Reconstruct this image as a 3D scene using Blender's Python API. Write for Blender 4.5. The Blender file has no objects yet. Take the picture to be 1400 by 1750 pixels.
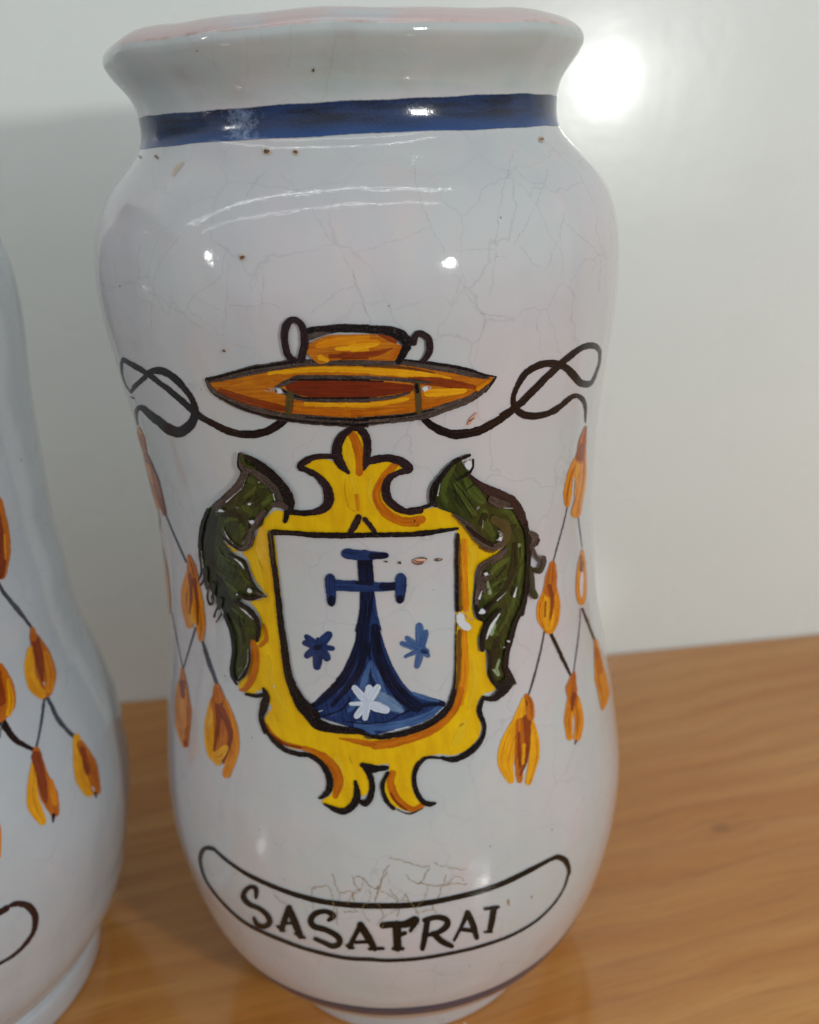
import bpy, math, random
import numpy as np
from mathutils import Vector
from mathutils.bvhtree import BVHTree
from mathutils.geometry import delaunay_2d_cdt

random.seed(7)
rng = np.random.default_rng(7)
scene = bpy.context.scene
COL = scene.collection

# ------------------------------------------------------------------ camera
S = 0.013            # metres per modelling unit (jar is about 24 cm tall)
ZT = 4.10            # height of the board in modelling units
F_PX = 1539.64
FW = Vector((0.03519878, 0.92522478, -0.37778322))
RT = Vector((0.99698899, -0.05864398, -0.05073299))
UP = Vector((0.06909413, 0.37485997, 0.92450311))
CAM = Vector((0.0, -17.0, 21.81844))

def W(x, y, z):
    return Vector((x * S, y * S, (z - ZT) * S))

cd = bpy.data.cameras.new('camera')
cam = bpy.data.objects.new('camera', cd)
COL.objects.link(cam)
from mathutils import Matrix
R3 = Matrix((RT, UP, -FW)).transposed().to_4x4()
cam.matrix_world = Matrix.Translation(W(*CAM)) @ R3
cd.sensor_fit = 'HORIZONTAL'
cd.sensor_width = 36.0
cd.lens = F_PX / 1400.0 * 36.0
cd.clip_start = 0.01
cd.clip_end = 50
cd.dof.use_dof = True
cd.dof.focus_distance = 13.4 * S
cd.dof.aperture_fstop = 16.0
scene.camera = cam
scene.render.resolution_x, scene.render.resolution_y = 819, 1024

# ------------------------------------------------------------------ world, lamps, exposure
world = bpy.data.worlds.new('World')
scene.world = world
world.use_nodes = True
wn, wl = world.node_tree.nodes, world.node_tree.links
bg = wn['Background']
tc = wn.new('ShaderNodeTexCoord')
sep = wn.new('ShaderNodeSeparateXYZ')
wl.new(tc.outputs['Generated'], sep.inputs[0])
mr = wn.new('ShaderNodeMapRange')
mr.inputs['From Min'].default_value = -1.0
mr.inputs['From Max'].default_value = 1.0
wl.new(sep.outputs['Z'], mr.inputs['Value'])
cr = wn.new('ShaderNodeValToRGB')          # a dim floor, bright room at eye level, plain ceiling
els = cr.color_ramp.elements
els[0].position, els[0].color = 0.0, (0.09, 0.075, 0.065, 1)
els[1].position, els[1].color = 1.0, (0.15, 0.16, 0.17, 1)
for pos, c in ((0.38, (0.12, 0.10, 0.09, 1)), (0.54, (0.60, 0.62, 0.64, 1)), (0.70, (0.56, 0.60, 0.63, 1))):
    e_ = els.new(pos); e_.color = c
wl.new(mr.outputs[0], cr.inputs[0])
mx = wn.new('ShaderNodeMapRange')          # the room is brighter on the right
mx.inputs['From Min'].default_value = -1.0
mx.inputs['From Max'].default_value = 1.0
mx.inputs['To Min'].default_value = 0.90
mx.inputs['To Max'].default_value = 1.02
wl.new(sep.outputs['X'], mx.inputs['Value'])
vm_ = wn.new('ShaderNodeVectorMath'); vm_.operation = 'SCALE'
wl.new(cr.outputs[0], vm_.inputs[0]); wl.new(mx.outputs[0], vm_.inputs['Scale'])
wl.new(vm_.outputs[0], bg.inputs['Color'])
bg.inputs['Strength'].default_value = 1.03

def point_lamp(name, pos, radius, radiance, color):
    ld = bpy.data.lights.new(name, 'POINT')
    r = radius * S
    ld.shadow_soft_size = r
    ld.energy = radiance * 4 * math.pi * math.pi * r * r
    ld.color = color
    o = bpy.data.objects.new(name, ld)
    COL.objects.link(o)
    o.location = W(*pos)
    return o

def area_lamp(name, pos, target, sx, sy, radiance, color, xaxis=(1, 0, 0)):
    ld = bpy.data.lights.new(name, 'AREA')
    ld.shape = 'RECTANGLE'
    ld.size, ld.size_y = sx * S, sy * S
    ld.energy = radiance * math.pi * sx * S * sy * S
    ld.color = color
    o = bpy.data.objects.new(name, ld)
    COL.objects.link(o)
    p, t = W(*pos), W(*target)
    z = (p - t).normalized()
    x = Vector(xaxis)
    x = (x - z * x.dot(z)).normalized()
    y = z.cross(x)
    m = Matrix((x, y, z)).transposed().to_4x4()
    o.matrix_world = Matrix.Translation(p) @ m
    return o

point_lamp('desk_lamp', (23.2, -33.3, 25.6), 1.3, 300, (1.0, 1.0, 0.965))
point_lamp('far_lamp', (-62, -33, 36), 1.6, 70, (1.0, 0.97, 0.93))
H = 62
area_lamp('ceiling_tube', (-0.58 * H, -0.27 * H, 21 + H), (-0.58 * H, -0.20 * H, 0), 2.35 * H, 1.0, 10.5, (0.95, 1.0, 1.0))
area_lamp('ceiling_tube.001', (-0.58 * H, -0.65 * H, 21 + H), (-0.5 * H, -0.5 * H, 0), 2.55 * H, 0.9, 10.5, (0.95, 1.0, 1.0))

scene.view_settings.view_transform = 'Standard'
scene.view_settings.look = 'None'
scene.view_settings.exposure = 0.08
scene.view_settings.gamma = 1.0
scene.cycles.transparent_max_bounces = 24

# ------------------------------------------------------------------ small helpers
def lin(c):
    out = []
    for v in c:
        v /= 255.0
        out.append(v / 12.92 if v <= 0.04045 else ((v + 0.055) / 1.055) ** 2.4)
    return out

def tag(o, label=None, cat=None, group=None, kind=None):
    if label: o['label'] = label
    if cat: o['category'] = cat
    if group: o['group'] = group
    if kind: o['kind'] = kind
    return o

def new_mat(name):
    m = bpy.data.materials.new(name)
    m.use_nodes = True
    nt = m.node_tree
    b = nt.nodes['Principled BSDF']
    return m, nt, b

def N(nt, typ, **kw):
    n = nt.nodes.new(typ)
    for k, v in kw.items():
        setattr(n, k, v)
    return n

def math_node(nt, op, a, b=None, clamp=False):
    n = N(nt, 'ShaderNodeMath', operation=op, use_clamp=clamp)
    for i, v in enumerate((a, b)):
        if v is None: continue
        if isinstance(v, (int, float)): n.inputs[i].default_value = v
        else: nt.links.new(v, n.inputs[i])
    return n.outputs[0]

def noise(nt, vec, scale, detail=3, rough=0.5, dist=0.0):
    n = N(nt, 'ShaderNodeTexNoise')
    n.inputs['Scale'].default_value = scale
    n.inputs['Detail'].default_value = detail
    n.inputs['Roughness'].default_value = rough
    n.inputs['Distortion'].default_value = dist
    nt.links.new(vec, n.inputs['Vector'])
    return n.outputs['Fac']

def mapr(nt, v, a, b, c=0.0, d=1.0):
    n = N(nt, 'ShaderNodeMapRange')
    n.inputs['From Min'].default_value = a
    n.inputs['From Max'].default_value = b
    n.inputs['To Min'].default_value = c
    n.inputs['To Max'].default_value = d
    nt.links.new(v, n.inputs['Value'])
    return n.outputs[0]

def mixc(nt, fac, a, b, mode='MIX'):
    n = N(nt, 'ShaderNodeMix', data_type='RGBA', blend_type=mode)
    if isinstance(fac, (int, float)): n.inputs[0].default_value = fac
    else: nt.links.new(fac, n.inputs[0])
    for i, v in ((6, a), (7, b)):
        if isinstance(v, (list, tuple)): n.inputs[i].default_value = (*v[:3], 1)
        else: nt.links.new(v, n.inputs[i])
    return n.outputs[2]

def glaze_bump(nt, b, extra=None, extra_strength=0.2, extra_dist=0.00012):
    """the slow unevenness of the glaze and its pin-prick texture, shared by glaze and paint"""
    t = N(nt, 'ShaderNodeTexCoord')
    slow = noise(nt, t.outputs['Object'], 55, 2)
    fine = noise(nt, t.outputs['Object'], 900, 2)
    h = math_node(nt, 'ADD', math_node(nt, 'MULTIPLY', slow, 1.0), math_node(nt, 'MULTIPLY', fine, 0.035))
    bp = N(nt, 'ShaderNodeBump')
    bp.inputs['Strength'].default_value = 0.5
    bp.inputs['Distance'].default_value = 0.0015
    nt.links.new(h, bp.inputs['Height'])
    last = bp
    if extra is not None:
        b2 = N(nt, 'ShaderNodeBump')
        b2.inputs['Strength'].default_value = extra_strength
        b2.inputs['Distance'].default_value = extra_dist
        nt.links.new(extra, b2.inputs['Height'])
        nt.links.new(bp.outputs[0], b2.inputs['Normal'])
        last = b2
    nt.links.new(last.outputs[0], b.inputs['Normal'])
    return t

# ------------------------------------------------------------------ materials
def glaze_colour(nt, t, tint):
    o = t.outputs['Object']
    c = mixc(nt, mapr(nt, noise(nt, o, 28, 3), 0.40, 0.62), lin(tint[0]), lin(tint[1]))
    c = mixc(nt, mapr(nt, noise(nt, o, 62, 4, 0.6), 0.56, 0.74), c, lin(tint[2]))
    st = N(nt, 'ShaderNodeMapping')
    st.inputs['Scale'].default_value = (160, 160, 14)
    nt.links.new(o, st.inputs[0])
    c = mixc(nt, mapr(nt, noise(nt, st.outputs[0], 1, 2), 0.45, 0.75, 0, 0.35), c, lin(tint[3]))
    # dark freckles in the tin glaze
    v = N(nt, 'ShaderNodeTexVoronoi')
    v.inputs['Scale'].default_value = 190
    nt.links.new(o, v.inputs['Vector'])
    sel = N(nt, 'ShaderNodeSeparateColor')
    nt.links.new(v.outputs['Color'], sel.inputs[0])
    spot = math_node(nt, 'MULTIPLY', mapr(nt, v.outputs['Distance'], 0.03, 0.065, 1, 0),
                     math_node(nt, 'GREATER_THAN', sel.outputs[0], 0.74))
    c = mixc(nt, math_node(nt, 'MULTIPLY', spot, 0.75), c, lin((74, 66, 62)))
    return c

def glaze_mat(name, tint):
    m, nt, b = new_mat(name)
    t = glaze_bump(nt, b)
    c = glaze_colour(nt, t, tint)
    # crackle: two nets of hairlines that come and go
    o = t.outputs['Object']
    wob = N(nt, 'ShaderNodeTexNoise'); wob.inputs['Scale'].default_value = 75; wob.inputs['Detail'].default_value = 4
    nt.links.new(o, wob.inputs['Vector'])
    vm = N(nt, 'ShaderNodeVectorMath', operation='MULTIPLY_ADD')
    nt.links.new(wob.outputs['Color'], vm.inputs[0]); vm.inputs[1].default_value = (0.013,) * 3
    nt.links.new(o, vm.inputs[2])
    v = N(nt, 'ShaderNodeTexVoronoi', feature='DISTANCE_TO_EDGE')
    v.inputs['Scale'].default_value = 62
    nt.links.new(vm.outputs[0], v.inputs['Vector'])
    line = mapr(nt, v.outputs['Distance'], 0.0, 0.014, 1, 0)
    msk = mapr(nt, noise(nt, o, 26, 3), 0.36, 0.56)
    c = mixc(nt, math_node(nt, 'MULTIPLY', math_node(nt, 'MULTIPLY', line, msk), 0.20), c, lin((116, 118, 126)))
    # bare, worn lip
    at = N(nt, 'ShaderNodeAttribute', attribute_name='lip')
    lp = math_node(nt, 'ADD', at.outputs['Fac'], math_node(nt, 'MULTIPLY', math_node(nt, 'SUBTRACT', noise(nt, o, 150, 4, 0.65), 0.5), 1.3))
    lipc = mixc(nt, noise(nt, o, 260, 4), lin((212, 184, 178)), lin((198, 182, 182)))
    c = mixc(nt, mapr(nt, lp, 0.32, 0.60, 0, 0.85), c, lipc)
    cre = N(nt, 'ShaderNodeAttribute', attribute_name='crease')
    cf = math_node(nt, 'MULTIPLY', cre.outputs['Fac'], mapr(nt, noise(nt, o, 210, 3), 0.48, 0.66))
    c = mixc(nt, cf, c, lin((164, 104, 66)))
    mot = N(nt, 'ShaderNodeAttribute', attribute_name='neck')
    c = mixc(nt, math_node(nt, 'MULTIPLY', mot.outputs['Fac'], mapr(nt, noise(nt, o, 75, 3), 0.35, 0.7, 0.35, 0.9)), c, lin((174, 187, 185)))
    mf = math_node(nt, 'MULTIPLY', mot.outputs['Fac'], mapr(nt, noise(nt, o, 95, 4, 0.6), 0.54, 0.74, 0, 0.5))
    c = mixc(nt, mf, c, lin((170, 160, 158)))
    nt.links.new(c, b.inputs['Base Color'])
    nt.links.new(mapr(nt, noise(nt, o, 120, 3), 0.3, 0.7, 0.05, 0.11), b.inputs['Roughness'])
    b.inputs['IOR'].default_value = 1.5
    b.inputs['Coat Weight'].default_value = 0.3
    b.inputs['Coat Roughness'].default_value = 0.05
    return m

TINT = [(190, 195, 195), (198, 194, 197), (202, 193, 193), (182, 186, 193)]
TINT_L = [(184, 193, 200), (190, 196, 201), (195, 197, 202), (178, 187, 198)]
M = {}
M['glaze'] = glaze_mat('tin_glaze', TINT)
M['glaze_left'] = glaze_mat('tin_glaze_bluish', TINT_L)

def paint(name, a, b_, lo=0.35, hi=0.65, alpha=1.0, rough=0.17, streak=(0.018, 0.30), thick=0.25, dry=0.0, soft=0.95, rag=3.2, grain=0.0):
    """brushed ceramic colour: streaks along the stroke (uv.x in strokes' own length), ragged edges"""
    m, nt, b = new_mat(name)
    uv = N(nt, 'ShaderNodeUVMap', uv_map='stroke')
    mp = N(nt, 'ShaderNodeMapping')
    mp.inputs['Scale'].default_value = (streak[0], streak[1], 1)
    nt.links.new(uv.outputs[0], mp.inputs[0])
    s1 = noise(nt, mp.outputs[0], 1.0, 4, 0.6, 0.3)
    t = glaze_bump(nt, b, s1, thick)
    cl = noise(nt, t.outputs['Object'], 330, 3, 0.6)
    f = math_node(nt, 'ADD', math_node(nt, 'MULTIPLY', s1, 0.72), math_node(nt, 'MULTIPLY', cl, 0.28))
    c = mixc(nt, mapr(nt, f, lo, hi), lin(a), lin(b_))
    if grain > 0:
        gn = noise(nt, t.outputs['Object'], 2600, 3, 0.7)
        c = mixc(nt, math_node(nt, 'MULTIPLY', mapr(nt, gn, 0.56, 0.70), grain), c, lin((150, 138, 128)))
    nt.links.new(c, b.inputs['Base Color'])
    b.inputs['Roughness'].default_value = rough
    b.inputs['IOR'].default_value = 1.5
    b.inputs['Specular IOR Level'].default_value = 0.32 if name in ('letter_black', 'slate_line', 'cord_black', 'umber_line') else 0.5
    ed = N(nt, 'ShaderNodeAttribute', attribute_name='edge')
    g = noise(nt, t.outputs['Object'], 1500, 3, 0.7)
    e = math_node(nt, 'ADD', ed.outputs['Fac'], math_node(nt, 'MULTIPLY', math_node(nt, 'SUBTRACT', g, 0.5), rag))
    al = mapr(nt, e, 0.05, soft, 0, alpha)
    if dry > 0:
        dr = mapr(nt, noise(nt, mp.outputs[0], 2.3, 4, 0.7), 0.5, 0.62, 1.0, 1.0 - dry)
        al = math_node(nt, 'MULTIPLY', al, dr)
    nt.links.new(al, b.inputs['Alpha'])
    return m

M['dark'] = paint('umber_line', (14, 11, 11), (42, 32, 32), 0.42, 0.75, grain=0.18)
M['darkwine'] = paint('wine_dark_line', (28, 14, 18), (62, 40, 44), 0.42, 0.75, grain=0.12)
M['taupe'] = paint('taupe_overlay', (36, 28, 26), (90, 76, 70), 0.35, 0.68, thick=0.5, grain=0.45)
M['olive'] = paint('olive_overlay', (66, 56, 26), (100, 86, 52), alpha=0.8, soft=2.0)
M['letter'] = paint('letter_black', (14, 14, 13), (44, 42, 36), 0.45, 0.8, rag=2.0)
M['cord'] = paint('cord_black', (22, 14, 14), (66, 46, 46), 0.5, 0.8)
M['thread'] = paint('thread_grey', (48, 50, 58), (84, 86, 98), alpha=0.92)
M['yellow'] = paint('frame_yellow', (214, 164, 6), (232, 190, 10), 0.36, 0.64, streak=(0.010, 0.045), thick=0.06)
M['yellowlight'] = paint('frame_lemon', (238, 198, 26), (246, 218, 56), 0.4, 0.7, alpha=0.6, soft=3.5, thick=0.0)
M['orange'] = paint('orange', (196, 108, 8), (226, 150, 12), 0.36, 0.66)
M['hatorange'] = paint('hat_orange', (156, 76, 10), (206, 128, 18), 0.34, 0.66, streak=(0.014, 0.34), thick=0.4)
M['orangedeep'] = paint('deep_orange', (172, 84, 8), (208, 122, 12), 0.38, 0.66, alpha=0.94, soft=2.2)
M['rust'] = paint('rust', (108, 40, 10), (152, 66, 14), 0.36, 0.66, soft=1.8)
M['redbrown'] = paint('red_brown', (98, 32, 10), (132, 50, 16), 0.38, 0.7)
M['brown'] = paint('brown_wash', (88, 50, 18), (134, 84, 32), alpha=0.85, soft=2.0, dry=0.4)
M['ochre'] = paint('ochre', (206, 132, 8), (234, 172, 18), 0.36, 0.62)
M['green'] = paint('leaf_green', (32, 38, 12), (62, 72, 24), 0.36, 0.68, streak=(0.02, 0.16), thick=0.4)
M['greenlight'] = paint('leaf_light_green', (54, 68, 20), (98, 112, 46), 0.35, 0.72, alpha=0.85, dry=0.35)
M['greenpale'] = paint('leaf_pale_green', (116, 132, 84), (178, 194, 160), 0.35, 0.7, alpha=0.85, dry=0.3)
M['greendark'] = paint('leaf_dark_green', (24, 26, 12), (50, 52, 26), 0.4, 0.75, alpha=0.95)
M['navy'] = paint('navy', (8, 12, 30), (22, 36, 78), 0.42, 0.74, soft=1.6)
M['blue'] = paint('cobalt', (18, 32, 72), (42, 68, 122), 0.38, 0.70, soft=1.6)
M['bluemid'] = paint('cobalt_thin', (44, 72, 126), (84, 118, 168), 0.36, 0.66, alpha=0.85, soft=2.2)
M['bluelight'] = paint('cobalt_wash', (96, 130, 176), (140, 168, 200), 0.36, 0.66, alpha=0.7, soft=4.0)
M['paleblue'] = paint('scratched_white', (176, 190, 212), (214, 222, 232), 0.36, 0.66)
M['bare'] = paint('bare_glaze', (202, 208, 212), (210, 210, 215), soft=1.6, thick=0.0)
M['slate'] = paint('slate_line', (20, 48, 84), (52, 82, 118), 0.36, 0.66, rag=0.8)
M['crack'] = paint('hairline_crack', (112, 116, 124), (140, 142, 150), alpha=0.40, soft=2.0, dry=0.7)
M['crackfaint'] = paint('faint_hairline_crack', (116, 120, 130), (140, 142, 150), alpha=0.48, soft=2.2, dry=0.6)
M['crackbrown'] = paint('stained_crack', (138, 112, 66), (166, 140, 96), alpha=0.95, soft=1.5)
M['rustspot'] = paint('iron_spot', (62, 34, 12), (140, 84, 30), 0.4, 0.6)
M['rusthalo'] = paint('iron_halo', (196, 170, 130), (214, 200, 176), alpha=0.5)
M['pit'] = paint('dark_pit', (60, 54, 48), (104, 92, 80))
M['chip'] = paint('clay_chip', (186, 120, 92), (222, 176, 150), 0.4, 0.6)

def band_mat():
    m, nt, b = new_mat('neck_band_blue')
    t = glaze_bump(nt, b)
    o = t.outputs['Object']
    uv = N(nt, 'ShaderNodeUVMap', uv_map='stroke')
    mp = N(nt, 'ShaderNodeMapping'); mp.inputs['Scale'].default_value = (0.010, 0.05, 1)
    nt.links.new(uv.outputs[0], mp.inputs[0])
    s1 = noise(nt, mp.outputs[0], 1, 3)
    c = mixc(nt, mapr(nt, s1, 0.36, 0.66), lin((12, 22, 44)), lin((26, 50, 94)))
    low = N(nt, 'ShaderNodeAttribute', attribute_name='low')
    c = mixc(nt, math_node(nt, 'MULTIPLY', low.outputs['Fac'], 0.8), c, lin((44, 80, 138)))
    # pale scratches and specks
    mp2 = N(nt, 'ShaderNodeMapping'); mp2.inputs['Scale'].default_value = (1.0, 0.45, 1); mp2.inputs['Rotation'].default_value = (0, 0, 0.6)
    nt.links.new(uv.outputs[0], mp2.inputs[0])
    sp = mapr(nt, noise(nt, mp2.outputs[0], 0.6, 3, 0.8), 0.56, 0.72)
    c = mixc(nt, math_node(nt, 'MULTIPLY', sp, 0.38), c, lin((120, 140, 175)))
    wr = N(nt, 'ShaderNodeAttribute', attribute_name='wear')
    wf = mapr(nt, math_node(nt, 'ADD', wr.outputs['Fac'], math_node(nt, 'MULTIPLY', math_node(nt, 'SUBTRACT', noise(nt, o, 900, 5, 0.8), 0.5), 3.4)), 0.55, 1.5, 0, 0.8)
    c = mixc(nt, wf, c, lin((138, 156, 188)))
    nt.links.new(c, b.inputs['Base Color'])
    b.inputs['Roughness'].default_value = 0.14
    ed = N(nt, 'ShaderNodeAttribute', attribute_name='edge')
    e = math_node(nt, 'ADD', ed.outputs['Fac'], math_node(nt, 'MULTIPLY', math_node(nt, 'SUBTRACT', noise(nt, o, 900, 3), 0.5), 2.0))
    nt.links.new(mapr(nt, e, 0.0, 2.0), b.inputs['Alpha'])
    return m
M['band'] = band_mat()

def wood_mat():
    m, nt, b = new_mat('honey_wood')
    t = N(nt, 'ShaderNodeTexCoord')
    o = t.outputs['Object']
    wv = noise(nt, o, 9, 2)
    mp = N(nt, 'ShaderNodeMapping'); mp.inputs['Scale'].default_value = (2.2, 26, 1)
    cmb = N(nt, 'ShaderNodeCombineXYZ')
    rot = N(nt, 'ShaderNodeMapping'); rot.inputs['Rotation'].default_value = (0, 0, -GRAIN); nt.links.new(o, rot.inputs[0])
    sp = N(nt, 'ShaderNodeSeparateXYZ'); nt.links.new(rot.outputs[0], sp.inputs[0])
    # a knot bends the grain round itself
    dx = math_node(nt, 'SUBTRACT', sp.outputs[0], KNOT[0]); dy = math_node(nt, 'SUBTRACT', sp.outputs[1], KNOT[1])
    d2 = math_node(nt, 'ADD', math_node(nt, 'MULTIPLY', math_node(nt, 'MULTIPLY', dx, dx), 5000), math_node(nt, 'MULTIPLY', math_node(nt, 'MULTIPLY', dy, dy), 14000))
    fall = math_node(nt, 'DIVIDE', 1.0, math_node(nt, 'ADD', 1.0, d2))
    yy = math_node(nt, 'SUBTRACT', sp.outputs[1], math_node(nt, 'MULTIPLY', math_node(nt, 'MULTIPLY', dy, fall), 0.75))
    yy = math_node(nt, 'ADD', yy, math_node(nt, 'MULTIPLY', wv, 0.02))
    nt.links.new(sp.outputs[0], cmb.inputs[0]); nt.links.new(yy, cmb.inputs[1])
    nt.links.new(cmb.outputs[0], mp.inputs[0])
    g1 = noise(nt, mp.outputs[0], 3.2, 3, 0.5, 0.25)
    g2 = noise(nt, mp.outputs[0], 13, 3, 0.55)
    wave = N(nt, 'ShaderNodeTexWave', wave_type='BANDS', bands_direction='Y', wave_profile='SAW')
    wave.inputs['Scale'].default_value = 1.05
    wave.inputs['Distortion'].default_value = 3.0
    wave.inputs['Detail'].default_value = 2
    wave.inputs['Detail Scale'].default_value = 0.7
    nt.links.new(mp.outputs[0], wave.inputs['Vector'])
    c = mixc(nt, mapr(nt, g1, 0.36, 0.64), lin((194, 126, 54)), lin((206, 145, 74)))
    c = mixc(nt, mapr(nt, wave.outputs['Fac'], 0.35, 1.0, 0, 0.28), c, lin((164, 98, 40)))
    c = mixc(nt, mapr(nt, g2, 0.54, 0.68, 0, 0.28), c, lin((162, 96, 40)))
    mp3 = N(nt, 'ShaderNodeMapping'); mp3.inputs['Scale'].default_value = (26, 900, 1)
    nt.links.new(cmb.outputs[0], mp3.inputs[0])
    c = mixc(nt, mapr(nt, noise(nt, mp3.outputs[0], 1, 2), 0.5, 0.8, 0, 0.25), c, lin((136, 80, 40)))
    mp4 = N(nt, 'ShaderNodeMapping'); mp4.inputs['Scale'].default_value = (90, 2600, 1)
    nt.links.new(cmb.outputs[0], mp4.inputs[0])
    c = mixc(nt, mapr(nt, noise(nt, mp4.outputs[0], 1, 2), 0.60, 0.72, 0, 0.45), c, lin((122, 68, 28)))
    kn = mapr(nt, d2, 0.005, 0.10, 0.38, 0)
    c = mixc(nt, kn, c, lin((112, 62, 34)))
    nt.links.new(c, b.inputs['Base Color'])
    b.inputs['Roughness'].default_value = 0.16
    b.inputs['Coat Weight'].default_value = 0.45; b.inputs['Coat Roughness'].default_value = 0.06; b.inputs['Coat IOR'].default_value = 1.6
    bp = N(nt, 'ShaderNodeBump'); bp.inputs['Strength'].default_value = 0.15; bp.inputs['Distance'].default_value = 0.0003
    nt.links.new(g2, bp.inputs['Height']); nt.links.new(bp.outputs[0], b.inputs['Normal'])
    return m

def ray_dir(px, py):
    return (FW + RT * ((px - 700) / F_PX) - UP * ((py - 875) / F_PX)).normalized()

_d = ray_dir(1232, 1414); _t = (ZT - CAM.z) / _d.z
KNOT = W(*(CAM + _d * _t))
GRAIN = math.radians(11.5)
KNOT = (KNOT.x * math.cos(GRAIN) + KNOT.y * math.sin(GRAIN), -KNOT.x * math.sin(GRAIN) + KNOT.y * math.cos(GRAIN))
M['wood'] = wood_mat()

def wall_mat():
    m, nt, b = new_mat('glossy_white_panel')
    t = N(nt, 'ShaderNodeTexCoord'); o = t.outputs['Object']
    c = mixc(nt, mapr(nt, noise(nt, o, 7, 3), 0.35, 0.65), lin((238, 243, 239)), lin((233, 239, 235)))
    c = mixc(nt, mapr(nt, noise(nt, o, 38, 5, 0.7), 0.60, 0.78, 0, 0.30), c, lin((226, 227, 223)))
    nt.links.new(c, b.inputs['Base Color'])
    nt.links.new(mapr(nt, noise(nt, o, 16, 4), 0.3, 0.7, 0.22, 0.33), b.inputs['Roughness'])
    b.inputs['Coat Weight'].default_value = 0.34; b.inputs['Coat Roughness'].default_value = 0.11; b.inputs['Coat IOR'].default_value = 1.5
    bp = N(nt, 'ShaderNodeBump'); bp.inputs['Strength'].default_value = 0.22; bp.inputs['Distance'].default_value = 0.0005
    nt.links.new(noise(nt, o, 130, 3), bp.inputs['Height']); nt.links.new(bp.outputs[0], b.inputs['Normal'])
    return m
M['wall'] = wall_mat()

# ------------------------------------------------------------------ wall and board
WN = Vector((0.041, -1, 0)).normalized()
WT = Vector((1, 0.041, 0)).normalized()
def slab(name, corners, thick_vec, mat):
    a = [Vector(c) for c in corners]
    v = a + [c + thick_vec for c in a]
    f = [(0, 1, 2, 3), (7, 6, 5, 4), (0, 4, 5, 1), (1, 5, 6, 2), (2, 6, 7, 3), (3, 7, 4, 0)]
    me = bpy.data.meshes.new(name); me.from_pydata([tuple(x) for x in v], [], f)
    me.materials.append(mat)
    o = bpy.data.objects.new(name, me); COL.objects.link(o)
    me.update()
    return o
def wl_pt(x, z): return W(x, 10.98 + 0.041 * x, z)
wall = slab('wall', [wl_pt(-70, -20), wl_pt(70, -20), wl_pt(70, 60), wl_pt(-70, 60)], -WN * 2 * S, M['wall'])
tag(wall, 'glossy white panel wall standing behind the two jars', None, kind='structure')
e = 0.05
board = slab('tabletop', [W(-60, 10.98 - e - 0.041 * 60, ZT), W(-60, -20, ZT), W(60, -20, ZT), W(60, 10.98 - e + 0.041 * 60, ZT)], Vector((0, 0, -2.2 * S)), M['wood'])
bm_ = board.modifiers.new('edge', 'BEVEL'); bm_.width = 0.0012; bm_.segments = 3
tag(board, 'honey brown wooden board with a small knot, under both jars', 'tabletop')

# ------------------------------------------------------------------ jars
ZK = [5.30, 6.19, 7.09, 7.98, 8.88, 9.77, 10.67, 11.56, 12.46, 13.35, 14.24, 15.14, 16.03, 16.93, 17.82, 18.72, 19.61, 20.51, 21.40, 21.90, 22.34, 22.78, 23.22, 23.66, 24.10]
RK = [3.912, 4.430, 4.727, 4.895, 4.974, 4.945, 4.837, 4.693, 4.524, 4.385, 4.329, 4.272, 4.300, 4.362, 4.445, 4.559, 4.615, 4.538, 4.087, 3.603, 3.510, 3.653, 3.922, 3.234, 1.085]

def spline_eval(zk, rk, z):
    zk, rk = np.array(zk), np.array(rk)
    n = len(zk); h = np.diff(zk); A = np.eye(n); bb = np.zeros(n)
    for i in range(1, n - 1):
        A[i, i - 1] = h[i - 1]; A[i, i] = 2 * (h[i - 1] + h[i]); A[i, i + 1] = h[i]
        bb[i] = 6 * ((rk[i + 1] - rk[i]) / h[i] - (rk[i] - rk[i - 1]) / h[i - 1])
    Mm = np.linalg.solve(A, bb)
    i = np.clip(np.searchsorted(zk, z) - 1, 0, n - 2)
    a = (zk[i + 1] - z) / h[i]; c = (z - zk[i]) / h[i]
    return a * rk[i] + c * rk[i + 1] + ((a ** 3 - a) * Mm[i] + (c ** 3 - c) * Mm[i + 1]) * h[i] ** 2 / 6

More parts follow.
